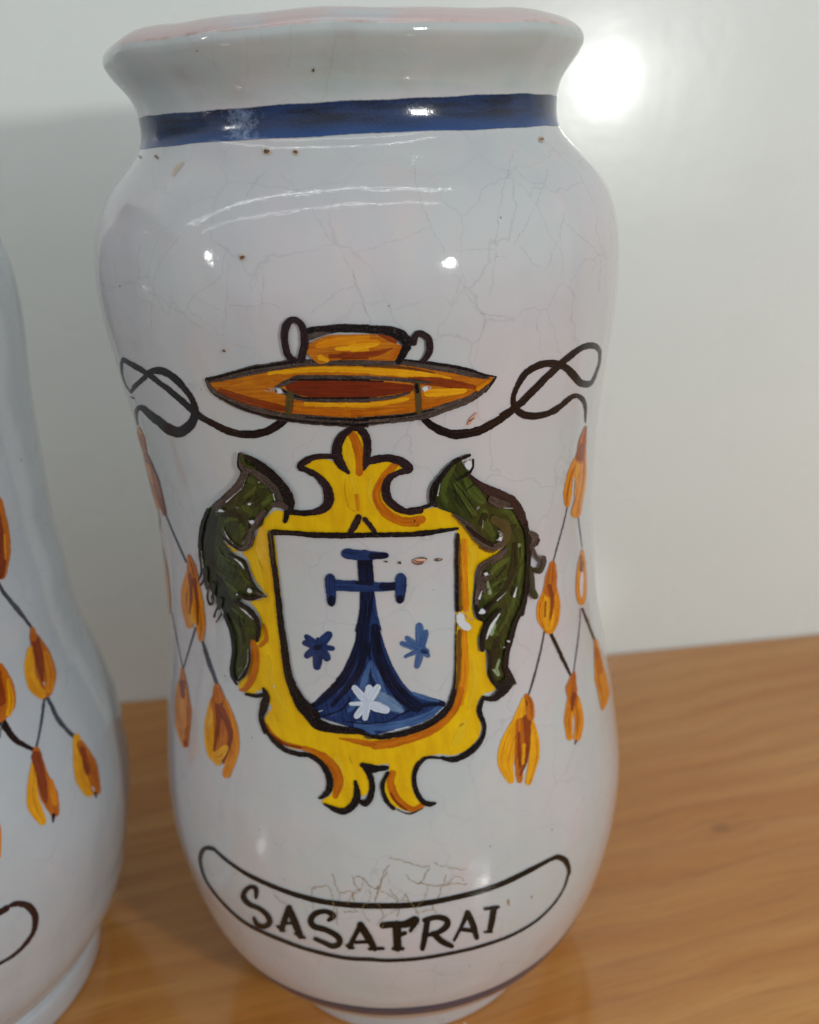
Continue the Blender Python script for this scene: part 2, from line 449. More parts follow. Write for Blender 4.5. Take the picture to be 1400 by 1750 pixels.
class Jar:
    def __init__(self, cx, cy, delta=None, seed=0, wide_foot=False):
        self.c = (cx, cy); self.seed = seed
        z = np.linspace(5.95, 23.10, 252)
        r = spline_eval(ZK, RK, z)
        if delta: r = r + np.interp(z, delta[0], delta[1])
        r0 = r[0]
        dr = r[-1]
        if wide_foot:
            foot = [(0.0, ZT + 0.10), (2.8, ZT + 0.10), (3.15, ZT + 0.02), (3.32, ZT), (3.46, ZT + 0.04), (3.51, ZT + 0.14), (3.55, ZT + 0.35), (3.58, ZT + 0.60), (3.57, ZT + 0.78), (3.47, ZT + 0.88), (3.52, ZT + 1.00), (3.78, 5.32), (r0 - 0.22, 5.62)]
        else:
            foot = [(0.0, ZT + 0.10), (2.6, ZT + 0.10), (2.95, ZT + 0.02), (3.12, ZT), (3.22, ZT + 0.04), (3.25, ZT + 0.14), (3.28, ZT + 0.35), (3.33, ZT + 0.60), (3.40, ZT + 0.80), (3.55, ZT + 0.97), (3.83, 5.30), (r0 - 0.20, 5.62)]
        lip = [(dr + 0.038, 23.17), (dr + 0.048, 23.24), (dr + 0.03, 23.31), (dr - 0.02, 23.38), (3.79, 23.44), (3.67, 23.50), (3.52, 23.535), (3.38, 23.535), (3.26, 23.48), (3.18, 23.36), (3.14, 23.1), (3.12, 22.8), (3.10, 22.5), (3.10, 22.0), (3.4, 21.4), (4.0, 20.6), (4.15, 19.6), (4.0, 17.5), (3.85, 15), (4.1, 12), (4.4, 9), (4.0, 7), (3.4, 6.0), (1.5, 5.6), (0, 5.6)]
        prof = foot + [(a, b_) for a, b_ in zip(r, z)] + lip
        prof = np.array(prof)
        # resample foot and lip more finely (Catmull-Rom)
        P = []
        n0, n1 = len(foot), len(foot) + len(r)
        def cr_(i, t):
            p0, p1, p2, p3 = prof[max(i - 1, 0)], prof[i], prof[i + 1], prof[min(i + 2, len(prof) - 1)]
            return 0.5 * ((2 * p1) + (-p0 + p2) * t + (2 * p0 - 5 * p1 + 4 * p2 - p3) * t * t + (-p0 + 3 * p1 - 3 * p2 + p3) * t ** 3)
        for i in range(len(prof) - 1):
            k = 1 if (n0 <= i < n1 - 1) else 4
            if i >= n1 + 10: k = 2
            for j in range(k):
                P.append(cr_(i, j / k) if k > 1 else prof[i])
        P.append(prof[-1])
        P = np.array(P); P[:, 0] = np.maximum(P[:, 0], 0.0)
        self.prof = P
        ilip = int(np.argmax((P[:, 1] > 23.30)))
        self.ilip = ilip
        NT = 420
        th = np.linspace(0, 2 * np.pi, NT, endpoint=False)
        rr, tt = np.meshgrid(P[:, 0], th, indexing='ij')
        zz, _ = np.meshgrid(P[:, 1], th, indexing='ij')
        dR, dZ = self.wobble(tt, zz)
        rad = rr + dR * np.clip(rr / 2, 0, 1)
        zz2 = zz + dZ
        X = rad * np.cos(tt); Y = rad * np.sin(tt)
        self.V = np.stack([X, Y, zz2], -1)
        m = len(P)
        idx = np.arange(m * NT).reshape(m, NT)
        a = idx[:-1, :]; b_ = np.roll(idx, -1, 1)[:-1, :]; c = np.roll(idx, -1, 1)[1:, :]; d = idx[1:, :]
        self.F = np.stack([a, b_, c, d], -1).reshape(-1, 4)
        self.flat = self.V.reshape(-1, 3)
        # analytic normals are close enough for paint
        tri_v = [tuple(v + np.array([cx, cy, 0])) for v in self.flat]
        self.bvh = BVHTree.FromPolygons(tri_v, self.F.tolist())
        self.m, self.NT, self.th = m, NT, th
        # vertex normals
        du = np.roll(self.V, -1, 1) - np.roll(self.V, 1, 1)
        dv = np.zeros_like(self.V); dv[1:-1] = self.V[2:] - self.V[:-2]; dv[0] = self.V[1] - self.V[0]; dv[-1] = self.V[-1] - self.V[-2]
        nn = np.cross(du, dv); nn /= np.maximum(np.linalg.norm(nn, axis=-1, keepdims=True), 1e-9)
        self.VN = nn
    def wobble(self, t, z):
        s = self.seed
        g = (0.012 * np.sin(2 * t + 0.3 * z + s) + 0.008 * np.sin(3 * t - 0.5 * z + 1 + s) + 0.006 * np.sin(5 * t + 1.1 * z + 2 * s)
             + 0.004 * np.sin(2.9 * z + 2 * t))
        top = np.clip((z - 22.6) / 0.6, 0, 1)
        g = g * 0.8 + top * (0.018 * np.sin(4 * t + 1.2) + 0.012 * np.sin(9 * t + s) + 0.008 * np.sin(17 * t))
        dz = top * (0.022 * np.sin(3 * t + 2.2) + 0.016 * np.sin(7 * t + 0.5) + 0.008 * np.sin(15 * t + 1))
        return g, dz
    def build(self, name, label, group, mat):
        root = bpy.data.objects.new(name, None); COL.objects.link(root)
        root.empty_display_size = 0.02
        root.location = W(self.c[0], self.c[1], ZT)
        tag(root, label, 'jar', group)
        me = bpy.data.meshes.new('jar_body')
        V = self.flat.copy(); V[:, 2] -= ZT; V *= S
        me.from_pydata(V.tolist(), [], self.F.tolist())
        me.materials.append(mat)
        me.shade_smooth()
        m, NT = self.m, self.NT
        lipf = np.zeros((m, NT)); cre = np.zeros((m, NT)); neck = np.zeros((m, NT))
        i = np.arange(m)[:, None] + np.zeros((1, NT))
        tt = np.broadcast_to(self.th[None, :], (m, NT))
        L = self.ilip
        lipf[(i >= L) & (i < L + 34)] = 1.0
        gap = 0.5 + 0.5 * np.sin(5 * tt + 0.8) + 0.4 * np.sin(11 * tt + 2)
        lipf *= np.clip(0.45 + 0.6 * gap, 0, 1)
        cre = 0.6 * np.exp(-((i - L) / 1.0) ** 2)
        zz = self.V[..., 2]
        neck = np.clip((zz - 22.40) / 0.15, 0, 1) * (i < L)
        for nm, arr in (('lip', lipf), ('crease', cre), ('neck', neck)):
            at = me.attributes.new(nm, 'FLOAT', 'POINT')
            at.data.foreach_set('value', arr.reshape(-1).astype(np.float32))
        o = bpy.data.objects.new('jar_body', me); COL.objects.link(o); o.parent = root
        self.root = root
        return root
    def on(self, px, py):
        """the point of this jar's surface painted at that spot of the design"""
        d = ray_dir(px, py)
        h = self.bvh.ray_cast(CAM, d)
        if h[0] is None:
            c = Vector((self.c[0], self.c[1], 0))
            t = ((c - CAM).xy.dot(d.xy)) / d.xy.length_squared
            h = self.bvh.find_nearest(CAM + d * t)
        p = h[0]
        # interpolate smooth normal from the profile grid
        f = self.F[h[2]]
        vs = self.flat[f]; vn = self.VN.reshape(-1, 3)[f]
        q = np.array(p) - np.array([self.c[0], self.c[1], 0])
        w = 1.0 / (np.linalg.norm(vs - q, axis=1) + 1e-4) ** 2
        n = (vn * w[:, None]).sum(0); n /= np.linalg.norm(n)
        return q, n

LAYER = 0.00048      # about 6 micrometres between brush strokes
class Part:
    """one painted motif: a mesh of brush strokes lying on a jar"""
    def __init__(self, name, jar, parent=None, base=0, label=None):
        self.name, self.jar, self.parent = name, jar, parent or jar.root
        self.v, self.n, self.f, self.uv, self.e, self.mi = [], [], [], [], [], []
        self.mats = []; self.k = base; self.label = label; self.wk = 1.28 if name == 'tassel' else 1.32 if name == 'painted_star' else 1.0
    def _m(self, m):
        if m not in self.mats: self.mats.append(m)
        return self.mats.index(m)
    def _add(self, pts, faces, uvs, edges, mat, lift=None):
        base = len(self.v); mi = self._m(mat); self.k += 1
        off = np.array([random.uniform(0, 900), random.uniform(0, 900)])
        for i, (px, py) in enumerate(pts):
            q, n = self.jar.on(px, py)
            l = 0.0035 + self.k * LAYER + (lift[i] if lift is not None else 0)
            self.v.append(q + n * l); self.n.append(n)
            self.uv.append((uvs[i][0] + off[0], uvs[i][1] + off[1])); self.e.append(edges[i])
        for fc in faces:
            self.f.append([base + j for j in fc]); self.mi.append(mi)
    def rib(self, pts, w, mat, T=None, jit=0.6, cap=True):
        s = 1.0
        P = np.array(pts, float)
        if T: s = T[2]; P = P / s + np.array(T[:2])
        Wd = np.full(len(P), float(w)) if np.isscalar(w) else np.interp(np.linspace(0, 1, len(P)), np.linspace(0, 1, len(w)), w)
        Wd = Wd / s * (1.0 if mat in ('letter', 'crack', 'crackfaint', 'bare', 'crackbrown') else 1.16) * self.wk * (0.8 if mat == 'bare' else 1.0)
        n = len(P)
        dens = []
        for i in range(n - 1):
            p0, p1, p2, p3 = P[max(i - 1, 0)], P[i], P[i + 1], P[min(i + 2, n - 1)]
            L = np.linalg.norm(p2 - p1); k = max(2, int(L / 2.4))
            for j in range(k):
                t = j / k
                q = 0.5 * ((2 * p1) + (-p0 + p2) * t + (2 * p0 - 5 * p1 + 4 * p2 - p3) * t * t + (-p0 + 3 * p1 - 3 * p2 + p3) * t ** 3)
                dens.append((q[0], q[1], Wd[i] * (1 - t) + Wd[i + 1] * t))
        dens.append((*P[-1], Wd[-1]))
        D = np.array(dens)
        if mat.startswith('crack'):     # hairlines wander
            a_ = np.concatenate([[0], np.cumsum(np.hypot(*np.diff(D[:, :2], axis=0).T))]); p_ = random.uniform(0, 9)
            D[:, 0] += 1.3 * np.sin(a_ * 0.14 + p_) + 0.8 * np.sin(a_ * 0.37 + 2 * p_) + 0.4 * np.sin(a_ * 1.1)
            D[:, 1] += 1.3 * np.sin(a_ * 0.11 + 3 * p_) + 0.8 * np.sin(a_ * 0.41 + p_) + 0.4 * np.sin(a_ * 0.9)
        tan = np.gradient(D[:, :2], axis=0); tan /= np.maximum(np.linalg.norm(tan, axis=1, keepdims=True), 1e-6)
        if cap:   # round ends
            for end, sg in ((0, -1), (-1, 1)):
                r = D[end, 2] / 2
                ex = [D[end, :2] + sg * tan[end] * r * math.sin(a) for a in (0.5, 0.95, 1.3, 1.5)]
                ww = [2 * r * math.cos(a) for a in (0.5, 0.95, 1.3, 1.5)]
                E_ = np.array([(x[0], x[1], q) for x, q in zip(ex, ww)])
                tt = np.repeat(tan[end][None], 4, 0)
                if sg < 0: D = np.vstack([E_[::-1], D]); tan = np.vstack([tt, tan])
                else: D = np.vstack([D, E_]); tan = np.vstack([tan, tt])
        arc = np.concatenate([[0], np.cumsum(np.linalg.norm(np.diff(D[:, :2], axis=0), axis=1))])
        nor = np.stack([-tan[:, 1], tan[:, 0]], 1)
        ph = random.uniform(0, 9)
        if mat == 'letter': jit = jit * 0.4
        def edge_noise():
            L_ = arc[-1] + 20; out = 0
            for st, am in ((11.0, 0.9), (4.5, 0.75), (2.2, 0.5)):
                k_ = np.arange(0, L_ + st, st); out = out + am * np.interp(arc, k_, rng.uniform(-1, 1, len(k_)))
            return out * jit * np.clip(D[:, 2] / 8, 0, 1)
        jl, jr = edge_noise(), edge_noise()
        K = 4 if D[:, 2].max() > 5 else 2
        pts2, uvs, eds, lift = [], [], [], []
        for i in range(len(D)):
            hw = D[i, 2] / 2
            for j in range(K + 1):
                u = j / K * 2 - 1
                h = hw + (jl[i] if u < 0 else jr[i]) * abs(u)
                pts2.append(D[i, :2] + nor[i] * u * h)
                uvs.append((arc[i], u * hw)); eds.append((1 - abs(u)) * hw + 0.35); lift.append(arc[i] * 0.9e-6 * 3)
        fc = []
        for i in range(len(D) - 1):
            for j in range(K):
                a = i * (K + 1) + j
                fc.append((a, a + 1, a + K + 2, a + K + 1))
        self._add(pts2, fc, uvs, eds, mat, lift)
        return self
    def fill(self, poly, mat, T=None, ang=0.0, holes=(), step=7.0):
        loops = []
        for lp in [poly] + list(holes):
            P = np.array(lp, float)
            if T and lp is poly: P = P / T[2] + np.array(T[:2])
            elif T: P = P / T[2] + np.array(T[:2])
            out = []
            for i in range(len(P)):
                a, b_ = P[i], P[(i + 1) % len(P)]
                p0, p3 = P[i - 1], P[(i + 2) % len(P)]
                k = max(1, int(np.linalg.norm(b_ - a) / 3.5))
                for j in range(k):
                    t = j / k
                    q = 0.5 * ((2 * a) + (-p0 + b_) * t + (2 * p0 - 5 * a + 4 * b_ - p3) * t * t + (-p0 + 3 * a - 3 * b_ + p3) * t ** 3)
                    lnr = a * (1 - t) + b_ * t
                    out.append(lnr * 0.4 + q * 0.6)
            loops.append(np.array(out))
        allp = np.vstack(loops); edges = []; b0 = 0
        for lp in loops:
            n = len(lp); edges += [(b0 + i, b0 + (i + 1) % n) for i in range(n)]; b0 += n
        def inside(q):
            c = np.zeros(len(q), bool)
            for lp in loops:
                x0, y0 = lp[:, 0], lp[:, 1]; x1, y1 = np.roll(x0, -1), np.roll(y0, -1)
                for i in range(len(lp)):
                    if y0[i] == y1[i]: continue
                    k = ((y0[i] > q[:, 1]) != (y1[i] > q[:, 1])) & (q[:, 0] < (x1[i] - x0[i]) * (q[:, 1] - y0[i]) / (y1[i] - y0[i]) + x0[i])
                    c ^= k
            return c
        mn, mx = allp.min(0), allp.max(0)
        gx, gy = np.meshgrid(np.arange(mn[0], mx[0], step), np.arange(mn[1], mx[1], step))
        g = np.stack([gx.ravel(), gy.ravel()], 1) + rng.uniform(-1, 1, (gx.size, 2))
        if len(g):
            g = g[inside(g)]
            dmin = np.array([np.min(np.hypot(allp[:, 0] - a, allp[:, 1] - b_)) for a, b_ in g]) if len(g) else np.array([])
            g = g[dmin > 2.2] if len(g) else g
        pts = [Vector(p) for p in allp] + [Vector(p) for p in g]
        r = delaunay_2d_cdt(pts, edges, [], 0, 1e-4)
        vs = np.array([tuple(v) for v in r[0]]); fs = [tuple(f) for f in r[2]]
        cen = np.array([vs[list(f)].mean(0) for f in fs])
        ok = inside(cen)
        fs = [f for f, k in zip(fs, ok) if k]
        ca, sa = math.cos(ang), math.sin(ang)
        uvs = [(p[0] * ca + p[1] * sa, -p[0] * sa + p[1] * ca) for p in vs]
        nb = np.array([np.min(np.hypot(allp[:, 0] - p[0], allp[:, 1] - p[1])) for p in vs])
        self._add([tuple(p) for p in vs], fs, uvs, list(np.minimum(nb, 6) + 0.3), mat)
        return self
    def dot(self, x, y, w, h, mat, T=None):
        s = T[2] if T else 1.0; ox, oy = (T[0], T[1]) if T else (0, 0)
        cx, cy = x / s + ox, y / s + oy; a, b_ = w / s / 2, h / s / 2
        nseg = 10; ph = random.uniform(0, 6)
        pts = [(cx, cy)]; eds = [max(a, b_) + 0.3]; 
        for i in range(nseg):
            t = 2 * math.pi * i / nseg; q = 1 + 0.18 * math.sin(2 * t + ph) + 0.1 * math.sin(3 * t + ph)
            pts.append((cx + a * math.cos(t) * q, cy + b_ * math.sin(t) * q)); eds.append(0.3)
        fc = [(0, 1 + i, 1 + (i + 1) % nseg) for i in range(nseg)]
        self._add(pts, fc, [(p[0], p[1]) for p in pts], eds, mat)
        return self
    def build(self, loc=None):
        me = bpy.data.meshes.new(self.name)
        V = np.array(self.v); V[:, 2] -= ZT; V *= S
        # faces must look outward
        Nn = np.array(self.n); fcs = []
        for f in self.f:
            a, b_, c = V[f[0]], V[f[1]], V[f[2]]
            fcs.append(f[::-1] if np.dot(np.cross(b_ - a, c - a), Nn[f[0]]) < 0 else f)
        me.from_pydata(V.tolist(), [], fcs)
        for m in self.mats: me.materials.append(M[m])
        me.polygons.foreach_set('material_index', self.mi)
        me.shade_smooth()
        uvl = me.uv_layers.new(name='stroke')
        li = np.zeros(len(me.loops), np.int32); me.loops.foreach_get('vertex_index', li)
        uv = np.array(self.uv, np.float32)[li]; uvl.data.foreach_set('uv', uv.reshape(-1))
        at = me.attributes.new('edge', 'FLOAT', 'POINT'); at.data.foreach_set('value', np.array(self.e, np.float32))
        me.update()
        me.normals_split_custom_set_from_vertices([tuple(x) for x in Nn])
        o = bpy.data.objects.new(self.name, me); COL.objects.link(o)
        o.parent = self.parent
        if self.label: o['label'] = self.label
        return o

def ring(name, jar, z0, z1, mat, wob, lift=0.006, attrs=True):
    """a painted ring running right round the jar"""
    NT, K = 720, 6
    v, n_, f, uv, ed, low, wear = [], [], [], [], [], [], []
    P = jar.prof; zf = P[:, 1]; k0 = int(np.argmax(zf > 5.7)); k1 = jar.ilip
    zz, rr = zf[k0:k1], P[k0:k1, 0]
    for i in range(NT):
        t = 2 * math.pi * i / NT
        lo = z0 + wob * (math.sin(3 * t + 1) + 0.5 * math.sin(8 * t) + 0.35 * math.sin(19 * t))
        hi = z1 + wob * (math.sin(2 * t + 2) + 0.5 * math.sin(7 * t + 1) + 0.35 * math.sin(23 * t))
        for j in range(K + 1):
            z = lo + (hi - lo) * j / K
            r = np.interp(z, zz, rr); dR, dZ = jar.wobble(np.array(t), np.array(z))
            dr = (np.interp(z + .05, zz, rr) - np.interp(z - .05, zz, rr)) / .1
            nn = np.array([math.cos(t), math.sin(t), -dr]); nn /= np.linalg.norm(nn)
            p = np.array([(r + dR) * math.cos(t), (r + dR) * math.sin(t), z + dZ]) + nn * lift
            v.append(p); n_.append(nn); uv.append((t * 400, j * 12)); ed.append(min(j, K - j) * (hi - lo) / K * 110)
            low.append(max(0, 1 - j / K * 2.2)); 
            dt = (t - 4.27) / 0.085          # the flaked patch left of the front
            wear.append(math.exp(-dt * dt))
    for i in range(NT):
        for j in range(K):
            a = i * (K + 1) + j; b_ = ((i + 1) % NT) * (K + 1) + j
            f.append((a, b_, b_ + 1, a + 1))
    me = bpy.data.meshes.new(name)
    V = np.array(v); V[:, 2] -= ZT; V *= S
    me.from_pydata(V.tolist(), [], f); me.materials.append(M[mat]); me.shade_smooth()
    uvl = me.uv_layers.new(name='stroke')
    li = np.zeros(len(me.loops), np.int32); me.loops.foreach_get('vertex_index', li)
    uvl.data.foreach_set('uv', np.array(uv, np.float32)[li].reshape(-1))
    for nm, arr in (('edge', ed), ('low', low), ('wear', wear)):
        at = me.attributes.new(nm, 'FLOAT', 'POINT'); at.data.foreach_set('value', np.array(arr, np.float32))
    me.normals_split_custom_set_from_vertices([tuple(x) for x in n_])
    o = bpy.data.objects.new(name, me); COL.objects.link(o); o.parent = jar.root
    return o

GROUP = 'painted pharmacy jars on the wooden board'
J = Jar(0, 0, seed=0.0)
J.build('pharmacy_jar', 'white glazed jar with blue neck band, coat of arms and SASAFRAI lettering', GROUP, M['glaze'])
DL = ([5.3, 7.09, 8.88, 10.67, 12.46, 14.24, 16.03, 17.82, 19.61, 21.4],
      [-0.10, -0.142, -0.021, 0.095, 0.04, 0.118, 0.143, 0.05, 0.02, 0.0])
JL = Jar(-10.961, -0.54, delta=DL, seed=2.0, wide_foot=True)
JL.build('pharmacy_jar', 'bluish white glazed jar with orange tassels, cut off by the left edge of the photo', GROUP, M['glaze_left'])

ring('neck_band', J, 21.965, 22.42, 'band', 0.012)
ring('base_line', J, 5.98, 6.44, 'slate', 0.012)

# ------------------------------------------------------------------ tracing frames: (x0, y0, scale)
A = (330, 520, 4.667); B = (580, 520, 4.667); C = (190, 570, 7.0); D = (840, 570, 6.364)
E = (330, 750, 7.0); Fz = (330, 880, 6.087); G = (380, 1050, 7.0); Hh = (500, 720, 6.364)
I = (440, 1180, 6.364); Jz = (640, 1180, 6.364); K = (750, 1030, 7.0); L = (750, 850, 7.0)
Mz = (700, 750, 5.833); Nz = (500, 900, 6.364); O = (500, 1060, 4.828)
P_ = (840, 720, 4.861); Q = (840, 1050, 5.833); R_ = (220, 700, 5.145); Sz = (260, 1010, 5.303)
V_ = (320, 1400, 4.118); Wz = (640, 1400, 3.889); T_ = (0, 900, 4.377); U = (0, 1250, 3.5)
R1 = (150, 0, 2.8); R2 = (600, 0, 2.8); R3z = (150, 250, 2.8); R4 = (600, 250, 2.8)
def px(pts, T): return [(x / T[2] + T[0], y / T[2] + T[1]) for x, y in pts]

# ---- hairline cracks first, everything else is painted above them
ck = Part('crackle', J, base=0)
for pts in ([(1075, 310), (1150, 430), (1220, 510), (1290, 660), (1320, 750), (1360, 868)], [(440, 430), (350, 550), (320, 640), (310, 760), (300, 868)],
            [(670, 560), (665, 760), (655, 868)], [(840, 580), (838, 690), (830, 800)], [(200, 640), (320, 710), (450, 800), (540, 868)],
            [(835, 745), (880, 752), (920, 780)], [(670, 765), (750, 762), (830, 765)], [(250, 470), (240, 560), (245, 640)], [(530, 720), (580, 760), (640, 780)],
            [(230, 760), (280, 735), (330, 770)], [(930, 140), (980, 180), (1010, 230)], [(860, 110), (790, 190), (740, 290)], [(1290, 660), (1180, 710), (1070, 800)], [(65, 660), (150, 668), (220, 650)]):
    ck.rib(pts, 3.6, 'crackfaint', R3z, jit=0.2)
for pts in ([(300, 90), (320, 220), (350, 310), (380, 380), (450, 510)], [(780, 20), (740, 160), (715, 270), (700, 380), (690, 500), (692, 528), (740, 520)],
            [(500, 610), (560, 710), (610, 790), (640, 800), (630, 868)], [(640, 800), (740, 815), (780, 835)], [(940, 120), (900, 240), (850, 350), (780, 470)],
            [(690, 500), (600, 490), (500, 505)], [(1020, 320), (990, 450), (930, 590)], [(1020, 370), (1120, 450), (1190, 540), (1180, 700)],
            [(0, 590), (50, 730), (100, 850)], [(770, 110), (860, 170), (920, 180)], [(0, 520), (150, 470), (280, 430), (380, 380)], [(690, 528), (675, 640), (665, 720)],
            [(810, 480), (850, 540), (900, 575)]):
    ck.rib(pts, 4.0, 'crack', R4, jit=0.2)
for pts in ([(480, 160), (530, 240), (600, 300), (640, 400)], [(760, 150), (768, 280), (765, 400)], [(970, 130), (972, 240), (960, 330)], [(1180, 100), (1182, 190), (1165, 300), (1140, 430)], [(590, 160), (610, 300)]):
    ck.rib(pts, 3.8, 'crack', R1, jit=0.2)
ck.rib([(285, 560), (292, 620), (280, 690)], 5, 'crack', R1)
for pts in ([(255, 30), (250, 160), (243, 350), (245, 440)], [(0, 140), (110, 200), (245, 255)], [(265, 300), (380, 330), (520, 345)], [(540, 20), (540, 90)], [(505, 380), (500, 450)]):
    ck.rib(pts, 5, 'crackfaint', A, jit=0.3)
for pts in ([(1060, 0), (1090, 50), (1160, 80), (1280, 95), (1400, 135)], [(1160, 80), (1140, 210), (1100, 330), (1075, 460)], [(835, 230), (805, 280)]):
    ck.rib(pts, 5, 'crackfaint', B, jit=0.3)
for pts in ([(0, 30), (250, 90), (330, 160), (325, 280)], [(480, 20), (490, 100), (480, 200)], [(260, 40), (290, 160)]):
    ck.rib(pts, 8, 'crackfaint', C, jit=0.3)
ck.build()['kind'] = 'stuff'

sc = Part('stained_crack', J, base=20)
for pts in ([(1020, 380), (1050, 450), (1070, 520), (1120, 512), (1170, 515), (1180, 640), (1210, 655)], [(1070, 520), (1060, 680), (1050, 740)],
            [(1160, 390), (1200, 480), (1220, 510), (1180, 520)], [(1180, 400), (1240, 405), (1290, 480), (1350, 470), (1400, 370)], [(1350, 470), (1330, 580)],
            [(900, 470), (878, 500), (890, 620)], [(880, 480), (1000, 470)], [(1100, 640), (1180, 650)]):
    sc.rib(pts, 7, 'crackbrown', V_, jit=0.5)
for pts in ([(100, 300), (50, 390), (30, 460), (10, 540)], [(210, 370), (290, 420), (370, 320), (330, 318)], [(290, 420), (360, 438), (480, 430), (610, 430)],
            [(470, 370), (460, 430), (430, 500), (390, 590), (420, 620)], [(100, 460), (150, 530), (160, 640)], [(200, 490), (230, 530), (280, 620), (300, 690)],
            [(400, 290), (460, 310)], [(0, 455), (40, 450)], [(190, 520), (210, 490)], [(100, 255), (250, 290), (340, 320)], [(470, 310), (600, 330)]):
    sc.rib(pts, 6.5, 'crackbrown', Wz, jit=0.5)
for pts in ([(620, 500), (640, 560), (700, 600)], [(1000, 470), (1040, 600), (1020, 700)], [(1240, 405), (1230, 470), (1180, 520), (1120, 590)], [(1290, 480), (1285, 560), (1240, 620), (1280, 720)], [(1330, 580), (1380, 640), (1370, 760)]):
    sc.rib(pts, 6, 'crackbrown', V_, jit=0.5)
for pts in ([(30, 460), (90, 500), (150, 530), (230, 530)], [(360, 438), (330, 520), (280, 580)], [(150, 600), (60, 640), (20, 700)], [(390, 590), (330, 600), (280, 620)], [(480, 430), (540, 380), (600, 400)]):
    sc.rib(pts, 5.5, 'crackbrown', Wz, jit=0.5)
sc.build()['kind'] = 'stuff'

for (x, y, w, h, halo) in ((456.5, 260, 9, 9, 15), (505.5, 261, 9, 6, 12), (415, 440, 8, 8, 13), (268, 268.5, 5, 6, 8), (239.5, 268, 4, 5, 6), (925, 239, 7, 6, 12), (536, 118.5, 5, 6.5, 0), (337, 86, 3, 3, 0), (383.5, 599, 5, 5, 8)):
    s_ = Part('iron_spot', J, base=30)
    if halo: s_.dot(x, y, halo, halo, 'rusthalo')
    s_.dot(x, y, w, h, 'rustspot').dot(x + 1, y - 0.6, w * 0.45, h * 0.45, 'pit')
    s_.build()
ys = Part('yellow_stain', J, base=30); ys.rib([(455, 780), (430, 810), (410, 840)], [12, 22, 12], 'rusthalo', R1); ys.build()

# ---- cardinal's hat
hat = Part('painted_hat_brim', J, base=22)
top_l = px([(130, 598), (300, 560), (500, 505), (700, 472), (900, 445), (1100, 440), (1400, 440)], A) + px([(200, 450), (500, 465), (800, 490), (1000, 525), (1235, 573)], B)
bot_l = px([(1160, 685), (950, 770), (750, 840), (600, 880), (300, 925), (60, 940)], B) + px([(1200, 940), (900, 912), (700, 882), (450, 822), (250, 742), (150, 655)], A)
hat.fill(top_l + bot_l, 'hatorange', ang=0.0)
hat.rib(px([(620, 545), (900, 515), (1150, 510), (1400, 520)], A) + px([(250, 525), (500, 545), (750, 570), (880, 590)], B), [9, 10, 11, 12, 11, 9, 5], 'ochre')
hat.rib(px([(320, 650), (500, 620), (700, 570)], A), [8, 12, 8], 'hatorange')
hat.rib(px([(300, 590), (500, 545), (750, 500), (1000, 480), (1350, 480)], A) + px([(200, 488), (500, 500), (760, 545)], B), [3, 5, 6, 6, 5, 5, 5, 3], 'brown')
hat.rib(px([(900, 790), (1200, 800)], A) + px([(50, 795), (300, 795), (540, 750)], B), [6, 8, 9, 8, 6], 'ochre')
hat.rib(px([(190, 680), (350, 745), (550, 795), (800, 840), (1100, 860), (1350, 865)], A) + px([(100, 865), (300, 855), (600, 825), (850, 765), (1050, 705), (1140, 665)], B), [9, 12, 13, 12, 11, 10, 10, 9, 9, 9, 8, 6], 'orangedeep')
hat.rib(px([(230, 690), (380, 750), (560, 800), (740, 830)], A), [10, 14, 14, 8], 'rust')
hat.rib(px([(560, 600), (750, 612), (900, 632), (1080, 658)], B), [9, 14, 13, 6], 'rust')
hat.rib(px([(700, 700), (850, 700), (1000, 685)], B), [12, 12, 6], 'ochre')
hat.fill(px([(740, 625), (850, 590), (1000, 595), (1400, 605)], A) + px([(0, 603), (300, 612), (580, 640), (580, 690), (450, 712), (250, 742), (0, 745)], B) + px([(1400, 742), (1000, 742), (850, 722), (760, 692)], A), 'redbrown')
hat.rib(px([(665, 662), (740, 622), (850, 582), (1000, 577), (1400, 582)], A) + px([(150, 580), (300, 585), (600, 608), (740, 622)], B), [4, 8, 8, 7, 7, 6, 6, 6, 2], 'taupe')
hat.rib(px([(780, 600), (1000, 598), (1400, 600)], A) + px([(100, 598), (350, 612)], B), [2, 3, 3, 3, 1.5], 'dark')
hat.rib(px([(668, 672), (740, 700), (850, 742), (1000, 760), (1400, 760)], A) + px([(150, 760), (300, 752), (450, 730), (560, 700)], B), [8, 9, 8, 7, 7, 7, 6, 6, 3], 'taupe')
hat.rib(px([(700, 672), (760, 705), (860, 738), (1000, 745), (1400, 742)], A), [3, 4, 3, 3, 3], 'dark')
hat.rib(px([(118, 605), (300, 567), (450, 527), (600, 500), (780, 470), (900, 460), (1100, 458), (1400, 460)], A) + px([(200, 462), (350, 462), (520, 464)], B), [7, 12, 13, 13, 13, 10, 9, 9, 9, 8, 6], 'taupe')
hat.rib(px([(118, 595), (300, 552), (450, 512), (600, 488), (780, 460)], A), [6, 4, 4, 4, 5], 'dark')
hat.rib(px([(520, 462), (700, 480), (900, 512), (1050, 548), (1180, 580)], B), [8, 12, 13, 12, 5], 'taupe')
hat.rib(px([(512, 440), (700, 464), (900, 492), (1050, 525), (1150, 558), (1248, 574)], B), [3, 5, 5, 5, 4, 2], 'dark')
hat.rib(px([(118, 612), (180, 700), (350, 792), (500, 842), (700, 888), (900, 912), (1200, 935), (1400, 940)], A) + px([(120, 935), (400, 912), (650, 880), (850, 818), (1000, 765), (1110, 705), (1170, 650)], B), [5, 9, 10, 12, 13, 14, 14, 14, 14, 13, 13, 13, 12, 10, 6], 'taupe')
hat.rib(px([(180, 715), (350, 802), (500, 858), (700, 905), (900, 930), (1200, 952), (1400, 955)], A) + px([(100, 955), (400, 932)], B), [2, 3, 4, 4, 4, 4, 4, 3, 2], 'dark')
